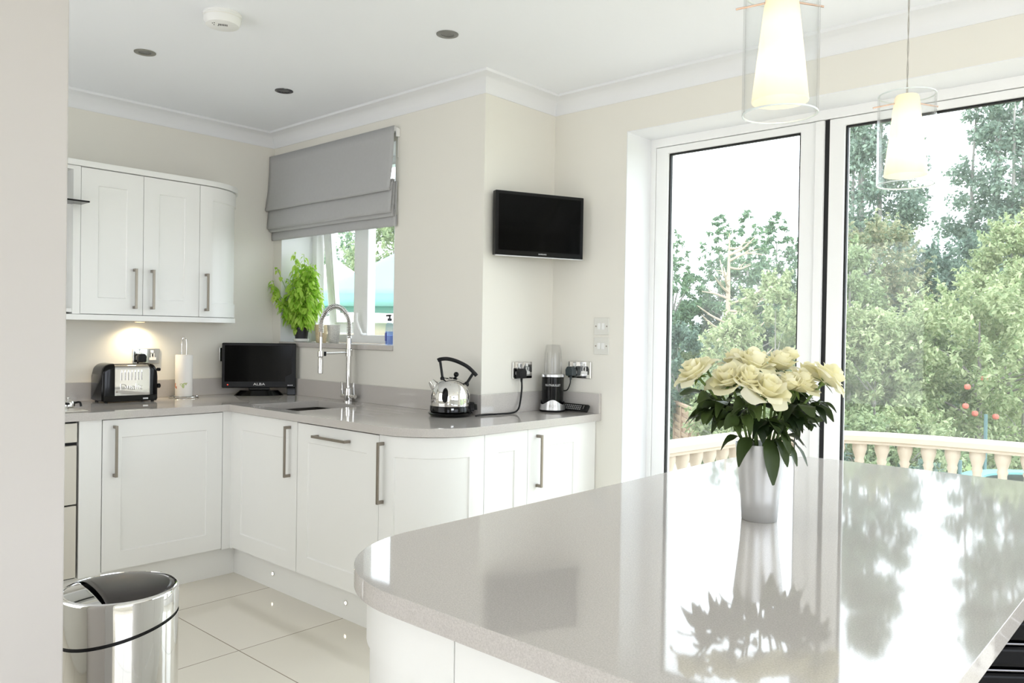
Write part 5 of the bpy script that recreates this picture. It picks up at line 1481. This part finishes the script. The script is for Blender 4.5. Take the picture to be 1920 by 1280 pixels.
# left pane
for i, (D, px, zt, R, lab) in enumerate((
        (21, 1258, 4.15, 1.6, 'dark green conifer at the left edge of the left door pane'),
        (22, 1345, 4.75, 1.6, 'dark green conifer behind the bare dead tree'),
        (20.5, 1398, 4.6, 1.5, 'tallest pointed dark green conifer right of the bare dead tree'),
        (22.5, 1452, 4.9, 1.7, 'dark green conifer right of centre in the left door pane'),
        (25.0, 1405, 4.5, 2.3, 'broad dark conifer furthest back, filling the gaps between the other conifers'),
        (21.5, 1505, 4.2, 1.6, 'lower dark green conifer beside the right stile of the left door pane'))):
    tree('conifer', lab, D, place(D, px), zt, R, 'cone', LEAF['conifer'], 30000, 0.13, 40 + i, aspect=0.34, ncl=330, rcl=0.30)
def dead_tree():
    D, px = 16.5, 1362
    p = gp(D, place(D, px), LAWN)
    r = thing('bare_tree', 'bare pale dead tree with spreading branches in front of the dark conifers', 'tree', tuple(p))
    rr = random.Random(8); mb = MB(); H = 3.46 - LAWN
    mb.tube([(0, 0, 0), (0.03, 0, H * 0.4), (0.0, 0.02, H * 0.75), (0.02, 0, H)], [0.075, 0.065, 0.045, 0.012], 8).build('trunk', M['deadwood'], r, world=False)
    mb = MB()
    for k in range(24):
        t = 0.30 + 0.66 * k / 24
        a = rr.uniform(0, 2 * PI); L = (1.35 - t) * rr.uniform(0.7, 1.3) * 1.1
        o = Vector((0.74 * math.cos(a) + 0.0, 0.67 * math.cos(a) + 0.74 * math.sin(a), 0)).normalized()
        p0 = Vector((0.01, 0, H * t)); p1 = p0 + o * L * 0.5 + Vector((0, 0, -0.02 + 0.28 * L * rr.uniform(-0.1, 1))); p2 = p0 + o * L + Vector((0, 0, L * rr.uniform(0.1, 0.75)))
        q = smooth_path([p0, p1, p2], 4)
        mb.tube(q, [0.026 * (1 - i / (len(q) + 1)) + 0.004 for i in range(len(q))], 6)
        for j in range(3):
            s = q[3 + j]; e = s + (o + Vector((rr.uniform(-.8, .8), rr.uniform(-.8, .8), rr.uniform(0.2, 1)))).normalized() * L * 0.35
            mb.tube([s, s.lerp(e, 0.5) + Vector((0, 0, 0.02)), e], [0.010, 0.008, 0.004], 5)
    mb.build('branches', M['deadwood'], r, world=False)
dead_tree()
for i, (D, px, zt, R, mk, n, lab) in enumerate((
        (12.5, 1452, 2.25, 0.78, 'lightl', 8000, 'tall light green shrub right of centre in the left door pane, above the roses'),
        (11.5, 1372, 1.55, 0.55, 'lightl', 6000, 'light green shrub behind the top of the roses, left of the tall one'),
        (13.5, 1518, 2.0, 0.6, 'mid', 5000, 'mid green shrub beside the right stile of the left door pane'),
        (15.2, 1318, 1.3, 0.55, 'mid', 5000, 'mid green shrub above the wooden fence panel in the left door pane'),
        (15.0, 1270, 1.5, 0.75, 'dark', 6000, 'bluish dark shrub in the lower left of the left door pane'),
        (10.6, 1352, -0.05, 0.32, 'mid', 2500, 'low shrub right of the wooden fence panel above the balustrade'),
        (10.0, 1430, 0.45, 0.55, 'lightl', 4000, 'low light green shrub behind the vase leaves'),
        (9.3, 1540, 0.25, 0.5, 'dark', 3000, 'low dark shrub behind the middle door frame'))):
    tree('shrub', lab, D, place(D, px), zt, R, 'round', LEAF[mk], n * 2, 0.075, 60 + i, cat='shrub', trunk=0.025, rcl=0.17)
# right pane
tree('poplar', 'tall poplar at the left of the right hand door pane, behind the far pendant lamp', 30, place(30, 1640), 12.6, 1.65, 'poplar', LEAF['poplar'], 34000, 0.17, 81, trunk=0.16, ncl=380, rcl=0.48, aspect=0.6)
tree('poplar', 'tall poplar at the right edge of the photo', 30, place(30, 1880), 13.2, 1.95, 'poplar', LEAF['poplar'], 38000, 0.17, 82, trunk=0.16, ncl=400, rcl=0.52, aspect=0.6)
tree('poplar', 'poplar right of the photo edge, only its left side in view', 29, place(29, 2040), 11.0, 1.9, 'poplar', LEAF['poplar'], 16000, 0.18, 83, trunk=0.16, ncl=200, rcl=0.5, aspect=0.6)
for i, (D, px, zt, R, mk, n, lab) in enumerate((
        (20, 1640, 4.2, 1.25, 'rust', 9000, 'green tree with rusty tips below the left poplar'),
        (18.5, 1590, 3.6, 0.8, 'mid', 6000, 'mid green tree next to the black gasket of the right hand door pane'),
        (21, 1738, 3.7, 1.1, 'dark', 9000, 'dark green tree in the gap between the two poplars'),
        (22, 1808, 4.2, 1.0, 'dark', 7000, 'dark green tree below the right poplar'),
        (18, 1893, 4.1, 0.95, 'lightl', 8000, 'yellowish green tree below the right poplar at the photo edge'))):
    tree('garden_tree', lab, D, place(D, px), zt, R, 'round', LEAF[mk], n * 2, 0.115, 90 + i, trunk=0.07, rcl=0.32)
for i, (D, px, zt, R, mk, n, lab) in enumerate((
        (12.0, 1640, 1.75, 0.85, 'lightl', 8000, 'light green shrub at the left of the right hand door pane'),
        (13.5, 1722, 1.75, 0.7, 'mid', 6000, 'mid green shrub between the light shrub and the apple tree'),
        (13.0, 1918, 2.5, 0.8, 'lightl', 7000, 'light green shrub behind the apple tree at the photo edge'),
        (10.2, 1610, 0.30, 0.6, 'mid', 4500, 'low shrub above the rail at the left of the right hand door pane'),
        (10.4, 1710, 0.40, 0.6, 'lightl', 4500, 'low light shrub above the middle of the balustrade'),
        (8.9, 1650, -0.1, 0.45, 'mid', 3000, 'low shrub seen between the balusters left'),
        (9.0, 1735, -0.15, 0.45, 'dark', 3000, 'low dark shrub seen between the balusters left of the teal pole'))):
    tree('shrub', lab, D, place(D, px), zt, R, 'round', LEAF[mk], n * 2, 0.075, 100 + i, cat='shrub', trunk=0.025, rcl=0.18)
tree('apple_tree', 'spreading apple tree with red fruit at the right of the garden', 12.2, place(12.2, 1835), 2.1, 1.35, 'round', LEAF['lightl'], 26000, 0.085, 120, trunk=0.055, rcl=0.3, bark=mat('dark_apple_bark', (122, 114, 110), 0.95))
for (px, y, D, lab) in ((1815, 724, 10.85, 'red apple highest of the pair at the left of the apple tree'), (1812, 760, 10.8, 'largest red apple, below the pair on the apple tree'), (1869, 780, 10.8, 'red apple hanging lowest at the right of the apple tree'), (1830, 774, 10.85, 'red apple half hidden right of the largest one'), (1846, 709, 10.95, 'small red apple highest on the apple tree')):
    z = CAM_H - D * (y - (645 - (2336 - px) * 0.0158)) / B_
    p = gp(D, place(D, px), z)
    o = thing('apple', lab, 'apple', tuple(p), group='apples on the tree')
    MB().lathe([(0.004, 0.030), (0.018, 0.038), (0.036, 0.028), (0.043, 0.004), (0.036, -0.024), (0.018, -0.038), (0.003, -0.034)], 16).build('fruit', M['apple'], o, world=False)
    MB().tube([(0, 0, 0.03), (0.004, 0, 0.06)], 0.003, 6).build('stalk', M['bark'], o, world=False)

def fence_panel():
    a, b = gp(12.8, place(12.8, 1311), LAWN), gp(14.6, place(14.6, 1268), LAWN)
    r = thing('fence_panel', 'weathered woven wooden fence panel above the balustrade in the left door pane', 'fence', tuple(a))
    H = 1.32; d = (b - a); n = 18
    d.normalize(); nn = Vector((-d.y, d.x, 0)); L = (b - a).length
    mb = MB()
    for i in range(n):
        z = 0.06 + i * (H - 0.1) / n
        mb.obox(a + d * L / 2 + Vector((0, 0, z + 0.03)) + nn * (0.012 if i % 2 else -0.012), d, nn, Vector((0, 0, 1)), L / 2, 0.006, 0.034)
    mb.build('slats', M['wood'], r)
    for k in range(4):
        c = a + d * (L * k / 3)
        MB().obox(c + Vector((0, 0, H / 2)), d, nn, Vector((0, 0, 1)), 0.03, 0.035, H / 2).build('post', M['wood'], r)
    MB().obox(a + d * L / 2 + Vector((0, 0, H + 0.02)), d, nn, Vector((0, 0, 1)), L / 2, 0.04, 0.02).build('cap', M['wood'], r)
fence_panel()

def trampoline():
    c = gp(9.35, 6.45, LAWN)
    r = thing('trampoline', 'teal garden trampoline with poles, seen through the balusters at the right', 'trampoline', tuple(c))
    R = 0.98; h = 0.85
    MB().lathe([(R - 0.25, h), (R, h), (R + 0.01, h + 0.02), (R, h + 0.035), (R - 0.25, h + 0.035), (R - 0.25, h)], 40, close=False).build('padding', M['teal'], r, world=False)
    MB().lathe([(0.0001, h + 0.01), (R - 0.25, h + 0.01)], 40, close=False).build('mat', M['blackm'], r, world=False)
    for k in range(6):
        a = 2 * PI * k / 6 + 2.55
        x, y = (R + 0.03) * math.cos(a), (R + 0.03) * math.sin(a)
        MB().tube([(x, y, h - 0.3), (x, y, h + (0.75 if k == 0 else 0.25))], 0.022, 10).build('pole', mat('grey_teal_foam', (96, 122, 122), 0.8), r, world=False)
        MB().tube([(x * 0.9, y * 0.9, h), (x * 0.95, y * 0.95, 0.0)], 0.02, 8).build('leg', M['silver'], r, world=False)
trampoline()

# garden furniture outside the kitchen window
def parasol(name, label, D, px, zr, za, R, m, zfloor, panels=8, valance=0.14):
    p = gp(D, place(D, px), zfloor)
    r = thing(name, label, 'parasol', tuple(p), group='parasols outside the kitchen window')
    h0, h1 = zr - zfloor, za - zfloor
    mb = MB()
    def fn(u, v):
        a = 2 * PI * u
        k = panels * u; f = abs((k % 1) - 0.5) * 2
        rad = R * v * (1 - (1 - f) * 0.06)
        return (rad * math.cos(a), rad * math.sin(a), h1 + (h0 - h1) * v - 0.05 * math.sin(PI * v))
    mb.grid(fn, panels * 6, 8)
    mb.build('canopy', m, r, world=False, solid=0.004, angle=25)
    MB().grid(lambda u, v: (R * (1 - (1 - abs(((panels * u) % 1) - 0.5) * 2) * 0.06) * math.cos(2 * PI * u), R * (1 - (1 - abs(((panels * u) % 1) - 0.5) * 2) * 0.06) * math.sin(2 * PI * u), h0 - valance * v), panels * 6, 1).build('valance', m, r, world=False, solid=0.003)
    MB().tube([(0, 0, 0.0), (0, 0, h1 + 0.05)], 0.022, 10).ball((0, 0, h1 + 0.07), 0.03).build('pole', M['wood'], r, world=False)
    MB().lathe([(0.24, 0), (0.24, 0.05), (0.05, 0.09), (0.0001, 0.09)], 24).build('base', M['blackm'], r, world=False)
parasol('parasol', 'large teal parasol outside the kitchen window', 8.0, 800, 1.62, 2.28, 1.45, M['teal'], TERR, valance=0.10)
parasol('parasol', 'cream parasol rising behind the teal one, left in the kitchen window', 14.2, 625, 1.78, 2.60, 1.45, M['cream'], LAWN, valance=0.1)
parasol('parasol', 'low cream parasol below the rim of the teal one', 10.5, 712, 1.40, 1.70, 1.35, M['cream'], LAWN, valance=0.14)
def picket():
    a, b = gp(12.1, place(12.1, 560), LAWN), gp(12.3, place(12.3, 800), LAWN)
    r = thing('picket_fence', 'low wooden slatted fence at the bottom of the kitchen window view', 'fence', tuple(a))
    d = b - a; L = d.length; d.normalize(); nn = Vector((-d.y, d.x, 0))
    mb = MB(); n = 34; rr = random.Random(2)
    for i in range(n):
        h = 2.58 + rr.uniform(-0.06, 0.03)
        mb.obox(a + d * (L * (i + 0.5) / n) + Vector((0, 0, h / 2)), d, nn, Vector((0, 0, 1)), L / n * 0.44, 0.012, h / 2)
    mb.build('slats', M['rattan'], r)
    for z in (0.5, 2.2):
        MB().obox(a + d * L / 2 + nn * 0.03 + Vector((0, 0, z)), d, nn, Vector((0, 0, 1)), L / 2, 0.015, 0.04).build('rail', M['wood'], r)
picket()
for i, (D, px, zt, R, mk, n, lab) in enumerate((
        (19, 735, 4.1, 1.2, 'mid', 8000, 'leafy tree at the upper right of the kitchen window view'),
        (22, 640, 4.1, 1.1, 'conifer', 7000, 'dark leafy tree at the upper left of the kitchen window view'),
        (17, 700, 2.2, 1.2, 'dark', 6000, 'dark hedge bush behind the slatted fence'))):
    tree('garden_tree', lab, D, place(D, px), zt, R, 'round', LEAF[mk], n * 2, 0.11, 140 + i, trunk=0.07, rcl=0.34, group='trees beyond the kitchen window')
